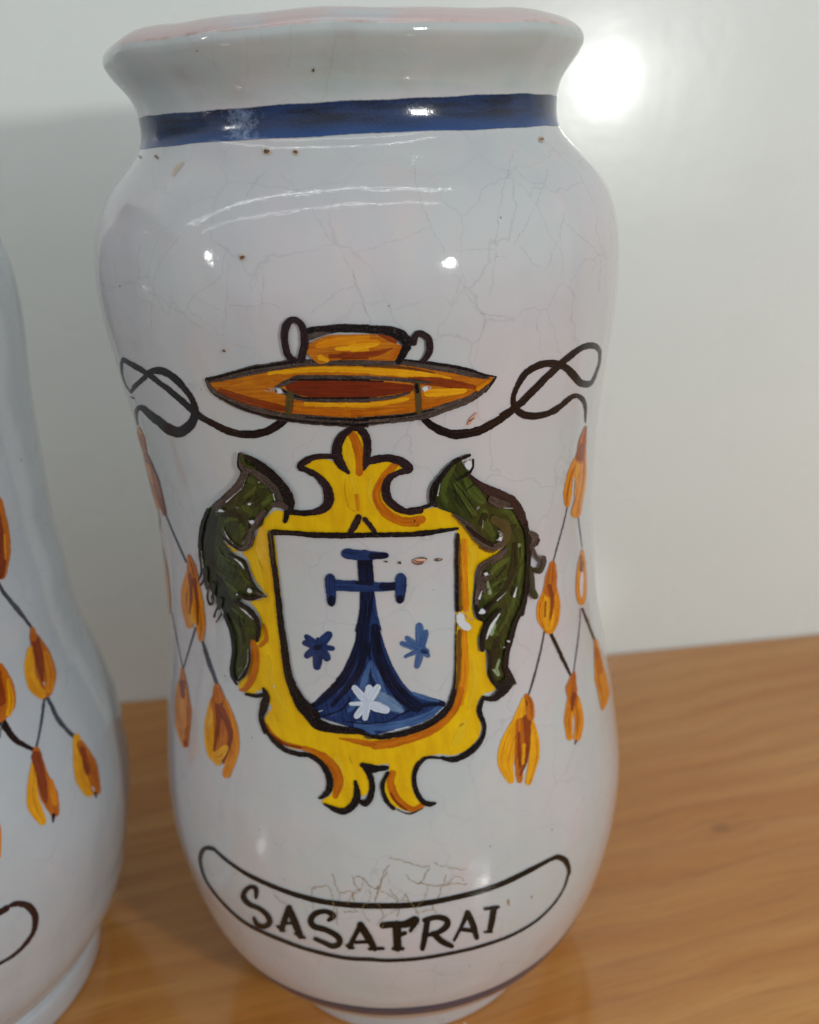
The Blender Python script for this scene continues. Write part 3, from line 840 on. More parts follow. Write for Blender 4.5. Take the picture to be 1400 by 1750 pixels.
hat.rib(px([(900, 895), (1200, 912), (1400, 915)], A) + px([(200, 905), (500, 885), (760, 830)], B), [2, 4, 4, 4, 4, 2], 'dark')
hat.rib(px([(1160, 690), (1220, 610), (1246, 576)], B), [5, 4, 2], 'dark')
hat.rib(px([(1100, 670), (1180, 610)], B), [7, 5], 'orange')
hat.fill(px([(560, 680), (630, 659), (700, 661), (720, 690), (740, 712), (640, 700)], A), 'bare')
hat.fill(px([(650, 660), (700, 640), (735, 662), (690, 688), (650, 692)], B), 'bare')
hat.rib(px([(780, 715), (772, 790), (765, 860)], A), [12, 12, 11], 'olive')
hat.rib(px([(620, 635), (628, 740), (632, 850)], B), [11, 11, 10], 'olive')
hat.rib(px([(612, 640), (620, 690)], B), [6, 6], 'dark')
hat_o = hat.build()
hat_o['label'] = 'wide orange brim with brown inner band'

cr = Part('painted_hat_crown', J, base=60)
cr.fill(px([(885, 350), (960, 292), (1100, 240), (1400, 233)], A) + px([(0, 236), (300, 235), (400, 270), (440, 300), (510, 340), (440, 445), (200, 440), (0, 440)], B) + px([(1400, 445), (1100, 445), (1060, 468), (1000, 468), (930, 405)], A), 'hatorange')
cr.rib(px([(1000, 330), (1150, 290), (1400, 285)], A) + px([(150, 285), (320, 300)], B), [8, 14, 16, 14, 6], 'orange')
cr.rib(px([(1150, 350), (1400, 340)], A) + px([(100, 345), (300, 310)], B), [6, 12, 12, 6], 'ochre')
cr.rib(px([(1100, 408), (1250, 410), (1400, 408)], A) + px([(20, 408), (150, 400), (300, 385), (420, 345)], B), [7, 8, 9, 10, 10, 9, 3], 'rust')
cr.rib(px([(320, 238), (400, 270), (445, 295)], B), [3, 9, 6], 'rust')
cr.rib(px([(430, 400), (480, 350)], B), [12, 9], 'orangedeep')
cr.rib(px([(1020, 415), (1070, 440)], A), [9, 7], 'ochre')
cr.rib(px([(915, 245), (960, 215), (1060, 200), (1150, 188), (1400, 190)], A) + px([(100, 188), (200, 192), (300, 198), (400, 208), (480, 240), (530, 285), (535, 330), (500, 400), (470, 450)], B), [17, 15, 13, 13, 12, 12, 12, 13, 15, 18, 17, 14, 11, 9], 'dark')
cr.rib(px([(930, 260), (1010, 235), (1090, 222)], A), [10, 8, 2], 'taupe')
cr.rib(px([(1100, 462), (1400, 462)], A) + px([(150, 462), (420, 458)], B), [6, 8, 8, 5], 'taupe')
cr.rib(px([(870, 430), (880, 380), (895, 300), (885, 210), (860, 150), (810, 118), (760, 150), (735, 230), (740, 320), (765, 400), (810, 440)], A), [12, 12, 12, 12, 11, 10, 12, 12, 11, 11, 10], 'darkwine')
cr.rib(px([(590, 300), (605, 245), (640, 228), (700, 265), (718, 330), (700, 400), (665, 448)], B), [10, 10, 10, 11, 11, 10, 9], 'darkwine')
cr_o = cr.build(); cr_o['label'] = 'orange hat crown with two small dark loops'

# ---- cords of the hat
cl_ = Part('painted_cord', J, base=10, label='dark knotted cord curling left from the hat')
cl_.rib(px([(770, 865), (735, 910), (660, 975), (570, 1020), (450, 1037), (300, 1015), (150, 945), (40, 880)], A) + px([(960, 900), (800, 760), (600, 600), (440, 480), (300, 395), (150, 312)], C), [12, 13, 13, 12, 12, 11, 10, 10, 10, 9, 8, 7.5, 8, 7], 'cord')
cl_.rib([(150, 312), (125, 365), (135, 500), (180, 620), (240, 705)], [42, 30, 20, 16, 18], 'cord', C)
cl_.rib([(240, 705), (290, 630), (350, 570), (400, 525), (450, 475), (530, 440), (650, 462), (780, 545), (900, 680), (980, 800), (1010, 920), (985, 1040), (925, 1120), (820, 1175), (700, 1140), (560, 1040), (440, 940), (360, 885), (315, 905), (302, 970), (320, 1095)], [22, 50, 48, 52, 62, 72, 80, 76, 62, 62, 76, 92, 105, 112, 110, 92, 72, 60, 46, 28, 12], 'cord', C)
cl_.rib([(235, 757), (275, 775)], 14, 'cord', C)
cl_.build()
c2 = Part('painted_cord', J, base=10, label='dark knotted cord curling right from the hat')
c2.rib(px([(655, 895), (740, 968), (850, 1022), (940, 1035), (1100, 1010), (1250, 932), (1370, 850)], B) + px([(100, 908), (220, 832), (350, 722), (500, 570), (650, 420), (770, 312), (900, 205), (1000, 145), (1090, 128), (1150, 155), (1178, 220), (1170, 330), (1130, 450), (1095, 520)], D), [9, 12, 13, 14, 13, 12, 11, 11, 11, 11, 11, 10.5, 10, 9.5, 9, 9, 8, 4.5, 4, 4.2, 5], 'cord')
c2.rib([(1095, 525), (1040, 550), (960, 530), (890, 450), (830, 385), (760, 350), (680, 325), (580, 328), (450, 372), (340, 465), (265, 600), (232, 720), (262, 810), (330, 870), (430, 895), (560, 882), (680, 835), (780, 762), (860, 695), (930, 675), (990, 715), (1020, 800), (1020, 965)], [34, 66, 74, 76, 74, 70, 72, 74, 66, 58, 52, 54, 64, 72, 74, 62, 62, 54, 50, 48, 44, 32, 12], 'cord', D)
c2.build()

# ---- tassels and threads, right side
def motif(name, jar, items, T, base=12, label=None):
    p = Part(name, jar, base=base, label=label)
    for it in items:
        p.rib(it[0], it[1], it[2], T, jit=0.4)
        w = np.array(it[1] if not np.isscalar(it[1]) else [it[1]] * len(it[0]), float)
        if name == 'tassel' and w.max() / T[2] > 7 and it[2] in ('orange', 'ochre', 'orangedeep') and len(it[0]) > 2:
            q = np.array(it[0], float); tn = np.gradient(q, axis=0); tn /= np.linalg.norm(tn, axis=1, keepdims=True)
            nr = np.stack([-tn[:, 1], tn[:, 0]], 1); wi = np.interp(np.linspace(0, 1, len(q)), np.linspace(0, 1, len(w)), w)
            for _ in range(2):
                u = random.uniform(-0.42, 0.42); a_ = random.uniform(0, 0.35)
                qq = q + nr * (wi * u)[:, None]
                p.rib([tuple(x) for x in qq[(1 if a_ > 0.2 and len(q) > 3 else 0):]], [T[2] * 0.6, T[2] * random.uniform(0.9, 1.5), T[2] * 0.4], {'orange': 'rust', 'ochre': 'orangedeep', 'orangedeep': 'rust'}[it[2]], T, jit=0.2)
    return p.build()
motif('tassel', J, [([(735, 280), (665, 430), (630, 600), (630, 690)], [40, 48, 46, 28], 'orange'), ([(745, 290), (725, 450), (700, 620)], [50, 48, 20], 'ochre'),
      ([(765, 230), (752, 480), (700, 760)], [24, 46, 56], 'orange'), ([(782, 40), (755, 160), (735, 310)], [12, 46, 58], 'orangedeep'), ([(750, 200), (735, 300)], [30, 40], 'rust'),
      ([(680, 470), (665, 590)], [14, 12], 'bare')], P_)
motif('tassel', J, [([(480, 1390), (425, 1530), (425, 1640), (465, 1735)], [60, 66, 62, 40], 'orange'), ([(505, 1380), (530, 1520), (515, 1650), (485, 1730)], [50, 56, 60, 50], 'orange'),
      ([(470, 1430), (472, 1600), (465, 1700)], [50, 66, 50], 'ochre'), ([(505, 1185), (495, 1290), (480, 1400)], [38, 70, 80], 'orangedeep'), ([(480, 1370), (500, 1500), (485, 1640)], [30, 24, 12], 'rust'), ([(445, 1500), (440, 1620)], [14, 12], 'rust')], P_)
motif('tassel', J, [([(748, 1200), (742, 1330), (745, 1450)], [36, 48, 36], 'bare'), ([(752, 1070), (730, 1200), (715, 1350), (720, 1450), (745, 1510), (770, 1440), (775, 1300), (765, 1180), (756, 1080)], [10, 26, 22, 24, 28, 24, 20, 26, 14], 'orange'), ([(750, 1130), (745, 1230)], [24, 30], 'brown')], P_)
motif('tassel', J, [([(330, 850), (270, 1050), (170, 1300), (140, 1480), (190, 1650)], [44, 80, 120, 110, 50], 'ochre'), ([(385, 1060), (425, 1250), (420, 1430), (365, 1670)], [50, 66, 74, 44], 'ochre'),
      ([(290, 1080), (290, 1300), (275, 1480), (280, 1650)], [70, 80, 66, 44], 'orangedeep'), ([(350, 1040), (355, 1250), (340, 1450), (285, 1600)], [60, 44, 30, 14], 'rust'),
      ([(320, 1300), (310, 1480)], [26, 22], 'ochre'), ([(270, 1180), (275, 1400), (285, 1520)], [20, 26, 12], 'rust'), ([(352, 820), (380, 900), (385, 1010)], [46, 62, 60], 'orangedeep'), ([(345, 860), (350, 900)], [16, 14], 'rust')], Q)
motif('tassel', J, [([(800, 860), (765, 1050), (775, 1225)], [70, 58, 44], 'orange'), ([(840, 850), (872, 1050), (852, 1230)], [60, 64, 48], 'orange'), ([(820, 580), (795, 730), (810, 860)], [22, 84, 66], 'orangedeep'),
      ([(815, 800), (800, 950)], [36, 20], 'rust'), ([(840, 900), (850, 1150)], [14, 16], 'orangedeep'), ([(840, 1260), (830, 1295)], [14, 8], 'thread')], Q)
motif('tassel', J, [([(1037, 260), (1060, 450), (1090, 650), (1118, 800), (1104, 945)], [22, 54, 84, 78, 20], 'orange'), ([(1045, 350), (1075, 560)], [30, 46], 'orangedeep')], Q)
th = Part('painted_thread', J, base=6, label='thin grey threads linking the right-hand tassels')
th.rib([(630, 705), (590, 880), (512, 1165)], [10, 13, 12], 'thread', P_); th.rib([(716, 765), (735, 920), (752, 1050)], [9, 11, 8], 'thread', P_)
th.rib([(525, 175), (490, 360), (430, 600), (368, 805)], [16, 18, 22, 16], 'thread', Q); th.rib([(582, 175), (690, 400), (785, 605)], [32, 38, 20], 'cord', Q)
th.rib([(885, -60), (880, 60), (860, 260), (820, 560)], [9, 10, 12, 12], 'thread', Q); th.rib([(905, -60), (950, 60), (1022, 245)], [16, 26, 20], 'cord', Q)
th.build()
# ---- left side
motif('tassel', J, [([(88, 165), (112, 260), (140, 360)], [18, 44, 30], 'orange'), ([(112, 230), (145, 350)], [18, 22], 'rust'), ([(135, 380), (190, 600), (268, 850)], [18, 58, 38], 'orangedeep'), ([(155, 390), (240, 620), (320, 915)], [18, 40, 26], 'rust'), ([(170, 480), (215, 640)], [16, 14], 'orange')], R_)
motif('tassel', J, [([(302, 1230), (330, 1450), (350, 1640), (358, 1790)], [8, 26, 28, 14], 'orange')], R_, label='thin tassel at the very edge of the jar')
motif('tassel', J, [([(360, -200), (330, -60), (305, 40), (315, 180), (345, 305)], [50, 70, 56, 56, 46], 'orange'), ([(370, -60), (370, 100), (375, 260)], [50, 60, 50], 'ochre'), ([(365, -180), (420, 100), (445, 300), (448, 430)], [50, 66, 60, 36], 'orange'),
      ([(338, -320), (360, -220), (385, -100)], [22, 60, 70], 'orangedeep'), ([(350, -150), (360, 60), (345, 200)], [24, 22, 10], 'rust'), ([(385, -100), (415, 100), (420, 300)], [30, 22, 14], 'rust')], Sz)
motif('tassel', J, [([(270, 830), (245, 1040), (255, 1240), (300, 1400)], [50, 56, 50, 30], 'orange'), ([(290, 850), (325, 1100), (318, 1400)], [50, 50, 24], 'orangedeep'), ([(285, 900), (285, 1220)], [50, 50], 'orange'), ([(276, 700), (282, 830)], [20, 56], 'orangedeep'), ([(278, 830), (285, 960)], [40, 24], 'rust'), ([(300, 1360), (300, 1400)], [20, 16], 'rust')], Sz)
motif('tassel', J, [([(570, 1010), (535, 1220), (545, 1430), (600, 1545)], [70, 80, 76, 50], 'ochre'), ([(640, 1010), (715, 1230), (735, 1430), (680, 1655)], [70, 84, 78, 56], 'orange'), ([(600, 990), (640, 1200), (625, 1430)], [90, 110, 90], 'orangedeep'),
      ([(610, 1000), (605, 1200), (570, 1440)], [60, 30, 14], 'rust'), ([(640, 1080), (715, 1300), (650, 1550)], [40, 36, 20], 'rust'), ([(560, 1490), (620, 1480), (668, 1420)], [46, 66, 40], 'ochre'), ([(594, 870), (605, 960)], [46, 84], 'orangedeep'), ([(640, 1600), (660, 1570)], [20, 14], 'bare')], Sz)
th = Part('painted_thread', J, base=6, label='thin grey threads linking the left-hand tassels')
th.rib([(265, 868), (280, 1080), (305, 1240)], [8, 10, 8], 'thread', R_); th.rib([(328, 925), (410, 1120), (505, 1335)], [12, 16, 20], 'thread', R_)
th.rib([(178, 195), (230, 450), (278, 690)], [8, 9, 9], 'thread', Sz); th.rib([(395, 335), (340, 520), (288, 695)], [20, 15, 12], 'thread', Sz); th.rib([(455, 445), (520, 650), (600, 865)], [20, 38, 24], 'thread', Sz)
th.build()

# ---- the coat of arms
shield_in = px([(850, 190), (840, 400)], Fz)[:0] + [(471, 909), (474, 945), (478, 985), (482, 1030), (484, 1070), (486.5, 1100), (491, 1130), (496, 1155), (505, 1182), (517, 1203), (535, 1222), (556, 1236), (585, 1246), (615, 1253), (640, 1257.5), (672, 1256), (703, 1248), (734, 1235), (756, 1219), (769, 1199), (775, 1180), (777, 1150), (777.5, 1110), (778, 1060), (779, 1000), (780, 940), (781, 908), (752, 907), (700, 911), (641, 913), (600, 913), (540, 913), (500, 910)]
frame_out = (px([(690, 75), (595, 110), (530, 220), (530, 380), (600, 540), (520, 500), (440, 430), (330, 400), (200, 420), (120, 480), (200, 520), (300, 620), (380, 740), (410, 860), (380, 950), (280, 1005), (100, 1020), (0, 1010)], Hh)
    + px([(1000, 850), (860, 950), (790, 1060), (740, 1200), (640, 1330)], E)
    + px([(480, 370), (400, 320), (325, 235), (340, 300), (430, 390), (550, 430), (590, 500), (610, 590), (680, 720), (780, 830), (700, 875), (620, 890), (515, 860), (620, 930), (690, 1030), (720, 1130), (700, 1230), (680, 1290), (600, 1290)], Fz)
    + px([(350, 420), (345, 560), (300, 720), (215, 800), (190, 860), (290, 940), (370, 950), (480, 900), (560, 1050), (595, 1120), (530, 1200), (495, 1290)], G)
    + px([(70, 340), (120, 450), (230, 560), (380, 630), (560, 660), (700, 760), (800, 880), (830, 1000), (800, 1130), (690, 1200), (760, 1270), (900, 1300), (1040, 1220), (1090, 1110), (1120, 1150), (1190, 1130), (1225, 1050), (1205, 900), (1140, 800), (1300, 815)], I)
    + px([(0, 815), (150, 800), (150, 880), (100, 1000), (120, 1130), (200, 1250), (380, 1320), (500, 1290), (560, 1230), (480, 1200), (420, 1080), (405, 950), (430, 830), (520, 730), (700, 695), (850, 705), (1000, 650), (1120, 530), (1160, 420), (1150, 330), (1110, 240), (1130, 100)], Jz)
    + px([(490, 1150), (545, 1090), (660, 1055), (680, 1000), (600, 920), (565, 800), (565, 600), (480, 560), (470, 420), (520, 300), (530, 215), (430, 180), (400, 40)], K)
    + px([(400, 1200), (420, 1050), (430, 900), (480, 800), (560, 760), (700, 680), (790, 560), (780, 500), (700, 600), (610, 620), (500, 580), (400, 440), (330, 320), (250, 230), (150, 180), (20, 140)], L)
    + px([(250, 680), (130, 700), (10, 735)], Mz) + px([(1250, 1000), (1120, 940), (1030, 850), (1000, 740), (1030, 640), (1120, 560), (1220, 530), (1200, 480), (1130, 430), (1000, 400), (880, 430), (780, 530), (800, 400), (820, 250), (780, 130)], Hh))
fr = Part('shield_frame', J, base=10, label='yellow scrolled frame with dark outline')
fr.fill(frame_out, 'yellow', ang=1.4, holes=[shield_in], step=8)
# lemon lights
for pts, w, T in (([(600, 250), (620, 420), (640, 620), (700, 800)], [40, 60, 50, 40], Hh), ([(880, 560), (840, 700), (860, 850), (960, 1000)], [30, 60, 60, 30], Hh), ([(500, 1230), (700, 1240), (880, 1225)], [20, 30, 20], Hh), ([(620, 300), (700, 600), (760, 900)], [30, 60, 40], Fz),
                  ([(560, 500), (600, 800), (760, 1150)], [40, 70, 50], G), ([(880, 560), (940, 470), (980, 330)], [90, 110, 60], Jz), ([(420, 700), (430, 1000), (360, 1250)], [60, 70, 60], K), ([(400, 620), (420, 720), (380, 900)], [110, 90, 50], L), ([(850, 720), (900, 820), (960, 1050)], [60, 80, 50], I)):
    fr.rib(pts, w, 'yellowlight', T)
fr.rib([(648, 135), (700, 250), (738, 400), (728, 550)], [70, 95, 95, 80], 'orangedeep', Hh)
fr.rib(px([(1110, 470), (1000, 600), (920, 750), (930, 880), (1040, 1010), (1200, 1085), (1380, 1085)], Hh) + px([(50, 822), (120, 800)], Mz), [11, 12, 13, 13, 15, 15, 15, 15, 13], 'orangedeep')
fr.rib([(95, 370), (220, 530), (400, 600), (560, 640), (720, 725), (850, 860), (885, 1000), (850, 1140)], [36, 50, 44, 50, 90, 100, 96, 60], 'orangedeep', I)
fr.rib([(150, 470), (300, 580), (480, 620)], [20, 26, 20], 'rust', I)
fr.rib(px([(900, 515), (1100, 555), (1300, 590)], I) + px([(0, 590), (200, 570), (450, 500), (650, 410), (800, 290), (890, 160), (930, 0)], Jz), [3, 8, 12, 14, 14, 13, 13, 12, 12, 12], 'orangedeep')
fr.rib([(250, 1180), (300, 900), (312, 600), (300, 330)], [90, 80, 66, 60], 'orange', K)
fr.rib([(243, 340), (240, 600), (232, 850), (185, 1100), (110, 1270)], [50, 60, 50, 44, 30], 'brown', K)
fr.rib([(305, 520), (305, 900), (320, 1330)], [60, 64, 66], 'orange', L); fr.rib([(237, 510), (240, 900), (252, 1330)], [44, 52, 60], 'brown', L)
fr.rib([(200, 900), (175, 1000), (225, 1140), (330, 1255), (430, 1285), (530, 1240)], [70, 80, 80, 70, 60, 50], 'orangedeep', Jz); fr.rib([(180, 1120), (250, 1220), (350, 1290)], [30, 30, 20], 'rust', Jz)
fr.rib([(372, 320), (400, 450), (400, 600), (365, 750), (290, 880), (220, 900)], [60, 88, 92, 84, 70, 30], 'orangedeep', G)
fr.rib([(505, 120), (530, 220), (530, 310), (460, 370)], [36, 46, 52, 40], 'orangedeep', G)
fr.rib([(700, 850), (780, 600), (800, 400)], [8, 7, 5], 'brown', E)
fr.rib([(520, 900), (600, 880), (640, 640), (560, 540), (470, 430)], [10, 12, 10, 8, 8], 'brown', L)
fr.rib([(480, 590), (620, 640), (760, 560)], [30, 46, 40], 'brown', L)
fr.rib([(575, 620), (575, 780), (620, 930), (690, 980)], [10, 8, 8, 5], 'brown', Hh); fr.rib([(700, 800), (720, 960)], [30, 20], 'orange', Hh)
fr.rib([(690, 460), (720, 530), (740, 590)], [8, 12, 6], 'brown', Fz); fr.rib([(1000, 700), (1030, 790)], [8, 12], 'brown', I); fr.rib([(930, 380), (970, 350)], [20, 14], 'brown', Jz); fr.rib([(640, 1180), (680, 1270)], [8, 10], 'brown', G)
fr.rib([(1080, 640), (1150, 600), (1250, 480)], [60, 40, 30], 'orangedeep', (1e9, 1e9, 1) if False else E) if False else None
fr.dot(470, 1172, 4, 4, 'bare')
fr_o = fr.build()

fo = Part('frame_outline', J, parent=fr_o, base=45)
fo.rib([(640, 75), (545, 150), (490, 260), (490, 370), (540, 470), (610, 550)], [50, 84, 100, 100, 80, 34], 'darkwine', Hh)
fo.rib([(500, 385), (400, 372), (250, 380), (140, 430), (85, 488), (150, 520), (280, 590), (375, 710), (400, 840), (350, 935), (220, 985), (50, 985), (-60, 975)], [50, 50, 54, 70, 66, 56, 66, 84, 98, 84, 62, 50, 46], 'darkwine', Hh)
fo.rib([(740, 80), (800, 160), (818, 300), (805, 430), (780, 520)], [70, 84, 76, 64, 20], 'darkwine', Hh)
fo.rib([(800, 450), (900, 410), (1050, 392), (1180, 430), (1270, 510), (1150, 552), (1055, 610), (1015, 710), (1035, 830), (1120, 920), (1250, 975), (1390, 965)], [50, 80, 76, 86, 80, 54, 66, 84, 84, 76, 60, 54], 'darkwine', Hh)
fo.rib([(0, 703), (120, 682), (210, 650)], [40, 38, 34], 'dark', Mz)
fc_ = Part('frame_notch', J, parent=fr_o, base=50); fc_.rib([(720, 1040), (680, 1120), (640, 1190)], [66, 70, 54], 'darkwine', Hh); fc_.rib([(790, 1055), (840, 1120), (890, 1190)], [46, 50, 46], 'darkwine', Hh)
fo.rib([(690, 80), (640, 60), (700, 60)], [40, 30, 30], 'darkwine', Hh)
fo.rib([(1215, 862), (1300, 872), (1400, 880)], 44, 'dark', E); fo.rib([(1130, 880), (1110, 980)], [60, 40], 'dark', E)
fo.rib([(300, 945), (400, 968), (490, 955)], [34, 46, 50], 'dark', G)
fo.rib([(505, 885), (540, 975), (515, 1060), (500, 1130), (475, 1250), (520, 1400)], [36, 70, 96, 84, 48, 44], 'dark', G)
fo.rib([(55, 260), (85, 385), (175, 525), (300, 630), (450, 685), (580, 700), (700, 785), (775, 900), (790, 1040), (745, 1120), (685, 1160)], [34, 40, 40, 54, 50, 44, 50, 64, 70, 56, 30], 'dark', I)
fo.rib([(735, 1225), (850, 1285), (950, 1305), (1045, 1235), (1088, 1130), (1068, 985)], [20, 56, 66, 76, 72, 36], 'dark', I)
fo.rib([(1115, 1195), (1180, 1215), (1238, 1130), (1242, 960), (1175, 830), (1145, 795)], [36, 66, 60, 58, 56, 26], 'dark', I)
fo.rib(px([(1145, 805), (1250, 842)], I) + px([(0, 845), (140, 832)], Jz), [8, 13, 12, 6], 'dark')
fo.rib([(148, 885), (92, 1000), (100, 1120), (150, 1215), (208, 1275)], [30, 46, 42, 46, 40], 'dark', Jz)
fo.rib([(240, 1280), (380, 1332), (520, 1275)], [10, 16, 10], 'dark', Jz)
fo.rib([(655, 1215), (600, 1230), (530, 1200), (465, 1110), (435, 1000), (440, 880), (490, 780), (580, 722), (735, 728)], [30, 56, 52, 46, 44, 44, 46, 34, 26], 'dark', Jz)
fo.rib([(745, 728), (850, 742), (950, 712), (1080, 620), (1168, 500), (1188, 380), (1145, 260), (1135, 180), (1175, 65)], [40, 56, 58, 58, 46, 38, 52, 50, 34], 'dark', Jz)
fo.rib([(545, 1135), (640, 1145), (730, 1090), (800, 1040)], [50, 60, 70, 60], 'dark', K)
fo.build(); fc_.build()

so = Part('shield_outline', J, base=62, label='dark outline of the shield')
so.rib([(468, 908), (500, 909.5), (530, 912), (560, 913.5), (600, 913.5), (641, 912.5), (700, 911.5), (726, 909.5), (752, 906), (781, 901.5)], [9, 8, 9, 9, 9, 8, 8, 9, 7, 4], 'dark')
so.rib(px([(815, 190), (835, 400), (865, 600), (895, 850), (925, 1150)], Fz) + px([(735, 250), (765, 480), (800, 690), (860, 880), (960, 1060), (1080, 1190)], G) + px([(660, 350), (800, 400), (950, 425), (1100, 435), (1220, 480)], I), [9, 9, 9, 9, 10, 11, 12, 12, 14, 19, 22, 17, 14, 12, 9, 5], 'dark')
so.rib(px([(1200, 490), (1380, 500)], I) + px([(100, 492), (250, 470), (420, 425), (600, 350), (740, 245), (820, 130), (860, 0)], Jz), [6, 8, 9, 9, 10, 10, 10, 9, 8], 'dark')
so.rib([(150, 1160), (180, 950), (193, 700), (195, 420), (205, 235)], [34, 24, 20, 18, 14], 'dark', K)
so.rib([(210, 1345), (207, 1000), (205, 700), (215, 440)], [38, 40, 36, 46], 'dark', L)
so.rib(px([(800, 160), (820, 250), (850, 500)], Fz), [4, 4, 2], 'olive')
so.rib(px([(460, 180), (560, 290), (700, 345)], I), [8, 8, 6], 'bare') if False else None
so.rib([(1180, 500), (1230, 510)], [30, 30], 'olive', I)
# the flaked corner of the frame
so.fill([(200, 110), (290, 110), (310, 200), (390, 280), (340, 330), (270, 310), (205, 230)], 'bare', K)
so.rib([(300, 90), (360, 95)], 10, 'chip', K); so.rib([(310, 130), (350, 180), (400, 190)], 12, 'chip', K)
so.build()

# ---- blue charge: cross on a mountain
mt = Part('painted_mountain', J, base=8)
mt.fill(px([(742, 690), (885, 690), (930, 950), (980, 1150)], Nz) + px([(730, 90), (765, 210), (830, 375), (905, 500), (980, 585), (1100, 625), (1225, 655), (1262, 690), (1230, 740), (1120, 820), (980, 870), (840, 905), (720, 940), (640, 955), (570, 915), (400, 860), (220, 800), (120, 720), (250, 640), (370, 535), (440, 420), (500, 250), (530, 100)], O) + px([(700, 1100), (735, 900)], Nz), 'blue', ang=1.3)
mt.rib([(530, 860), (700, 880), (900, 860), (1100, 790), (1230, 700)], [50, 66, 66, 60, 30], 'bluemid', O)
mt.rib([(640, 330), (600, 480), (560, 620), (470, 740)], [20, 60, 60, 40], 'bluemid', O); mt.rib([(650, 330), (690, 450), (760, 600)], [20, 60, 40], 'bluemid', O)
mt.rib([(700, 620), (800, 680), (890, 740)], [90, 110, 60], 'bluelight', O)
mt.rib([(560, 860), (620, 900), (670, 940)], [20, 40, 40], 'bluemid', O)
mt.rib([(560, 40), (545, 180), (490, 340), (400, 500), (260, 640), (150, 720)], [50, 60, 66, 70, 60, 30], 'navy', O)
mt.rib([(600, 60), (590, 260), (540, 420), (440, 570), (330, 700)], [56, 60, 44, 44, 30], 'navy', O)
mt.rib([(680, 60), (700, 240), (770, 430), (880, 600), (1020, 710)], [60, 76, 84, 90, 90], 'navy', O)
mt.rib([(740, 200), (800, 360), (880, 500), (970, 600)], [16, 20, 20, 20], 'blue', O)
mt.rib([(625, 200), (640, 330)], [40, 12], 'navy', O)
mt.rib([(480, 640), (400, 740), (250, 790)], [14, 16, 10], 'navy', O); mt.rib([(800, 830), (900, 770), (1080, 700), (1240, 685)], [10, 16, 26, 40], 'navy', O)
mt.rib([(420, 830), (600, 850), (780, 840)], [10, 14, 10], 'navy', O); mt.rib([(530, 520), (560, 440), (600, 380)], [8, 14, 8], 'navy', O); mt.rib([(640, 440), (660, 520), (700, 560)], [14, 12, 8], 'navy', O)
mt.rib([(1000, 600), (1100, 640), (1200, 665)], [30, 40, 20], 'bluemid', O)
mt.rib([(175, 765), (250, 740)], [14, 6], 'paleblue', O); mt.rib([(850, 900), (960, 875)], [8, 8], 'paleblue', O); mt.rib([(1180, 775), (1245, 715)], [8, 6], 'paleblue', O); mt.rib([(320, 790), (370, 760)], [10, 6], 'bluelight', O)
mt.rib([(740, 700), (745, 900), (700, 1130)], [14, 30, 30], 'navy', Nz); mt.rib([(820, 720), (815, 900), (780, 1080)], [110, 90, 80], 'navy', Nz); mt.rib([(822, 730), (820, 850), (800, 1060)], [14, 14, 6], 'blue', Nz)
mt.build()
cx_ = Part('painted_cross', J, base=40)
cx_.rib([(790, 330), (795, 450), (805, 600), (815, 720)], [150, 150, 150, 130], 'navy', Nz)
cx_.rib([(590, 285), (700, 300), (850, 305), (1010, 305)], [100, 104, 88, 66], 'blue', Nz); cx_.rib([(860, 310), (1010, 310)], [60, 50], 'navy', Nz)
cx_.rib([(470, 630), (650, 638), (900, 650), (1130, 640)], [110, 112, 96, 80], 'blue', Nz); cx_.rib([(985, 645), (1120, 640)], [80, 76], 'navy', Nz); cx_.rib([(700, 600), (860, 610)], [30, 40], 'navy', Nz)
cx_.rib([(412, 560), (420, 700), (430, 810)], [100, 100, 84], 'blue', Nz); cx_.rib([(430, 780), (432, 830)], [76, 60], 'navy', Nz)
cx_.rib([(1180, 560), (1175, 680), (1168, 780)], [112, 106, 88], 'blue', Nz); cx_.rib([(1168, 780), (1166, 800)], [76, 56], 'navy', Nz)
cx_.build()
def star(c, arms, mat, base, label):
    p = Part('painted_star', J, base=base, label=label)
    for (x, y, w) in arms: p.rib([(x, y), ((x + c[0]) / 2, (y + c[1]) / 2), c], [w * 0.8, w, w * 0.8], mat, O, jit=0.25)
    return p
s_ = star((215, 215), [(120, 137, 42), (105, 187, 42), (298, 122, 58), (330, 232, 36), (125, 287, 50), (205, 375, 58), (285, 305, 56), (210, 155, 30)], 'blue', 8, 'dark blue star left of the mountain'); s_.dot(212, 222, 70, 50, 'navy', O); s_.build()
s_ = star((1062, 238), [(1046, 52, 58), (1102, 98, 42), (948, 148, 42), (908, 192, 42), (935, 297, 30), (1027, 372, 46), (1112, 285, 44), (1105, 252, 44)], 'bluemid', 8, 'lighter blue star right of the mountain'); s_.dot(1085, 255, 70, 40, 'blue', O); s_.build()
star((620, 680), [(515, 553, 42), (633, 555, 50), (703, 548, 46), (485, 683, 26), (770, 732, 56), (532, 782, 42), (600, 800, 38)], 'paleblue', 46, 'white star scratched into the mountain').build()
pt = Part('glaze_pit', J, base=60)
for x, y, w, h in ((1017, 370, 34, 30), (1165, 383, 40, 32)): pt.dot(x, y, w, h, 'pit', Nz)
pt.dot(1378, 362, 160, 84, 'pit', Nz); pt.dot(1376, 360, 136, 62, 'chip', Nz); pt.rib([(1320, 350), (1360, 375), (1420, 365)], [8, 12, 8], 'rustspot', Nz); pt.dot(1395, 350, 36, 16, 'bare', Nz); pt.dot(1582, 350, 76, 44, 'pit', Nz); pt.dot(1590, 348, 40, 24, 'rusthalo', Nz)
pt.build()
sx = Part('scratch', J, base=60); sx.rib([(1025, 945), (1050, 905), (1090, 855)], [20, 22, 6], 'chip', B); sx.rib([(1030, 925), (1070, 900)], [8, 6], 'rustspot', B); sx.build()

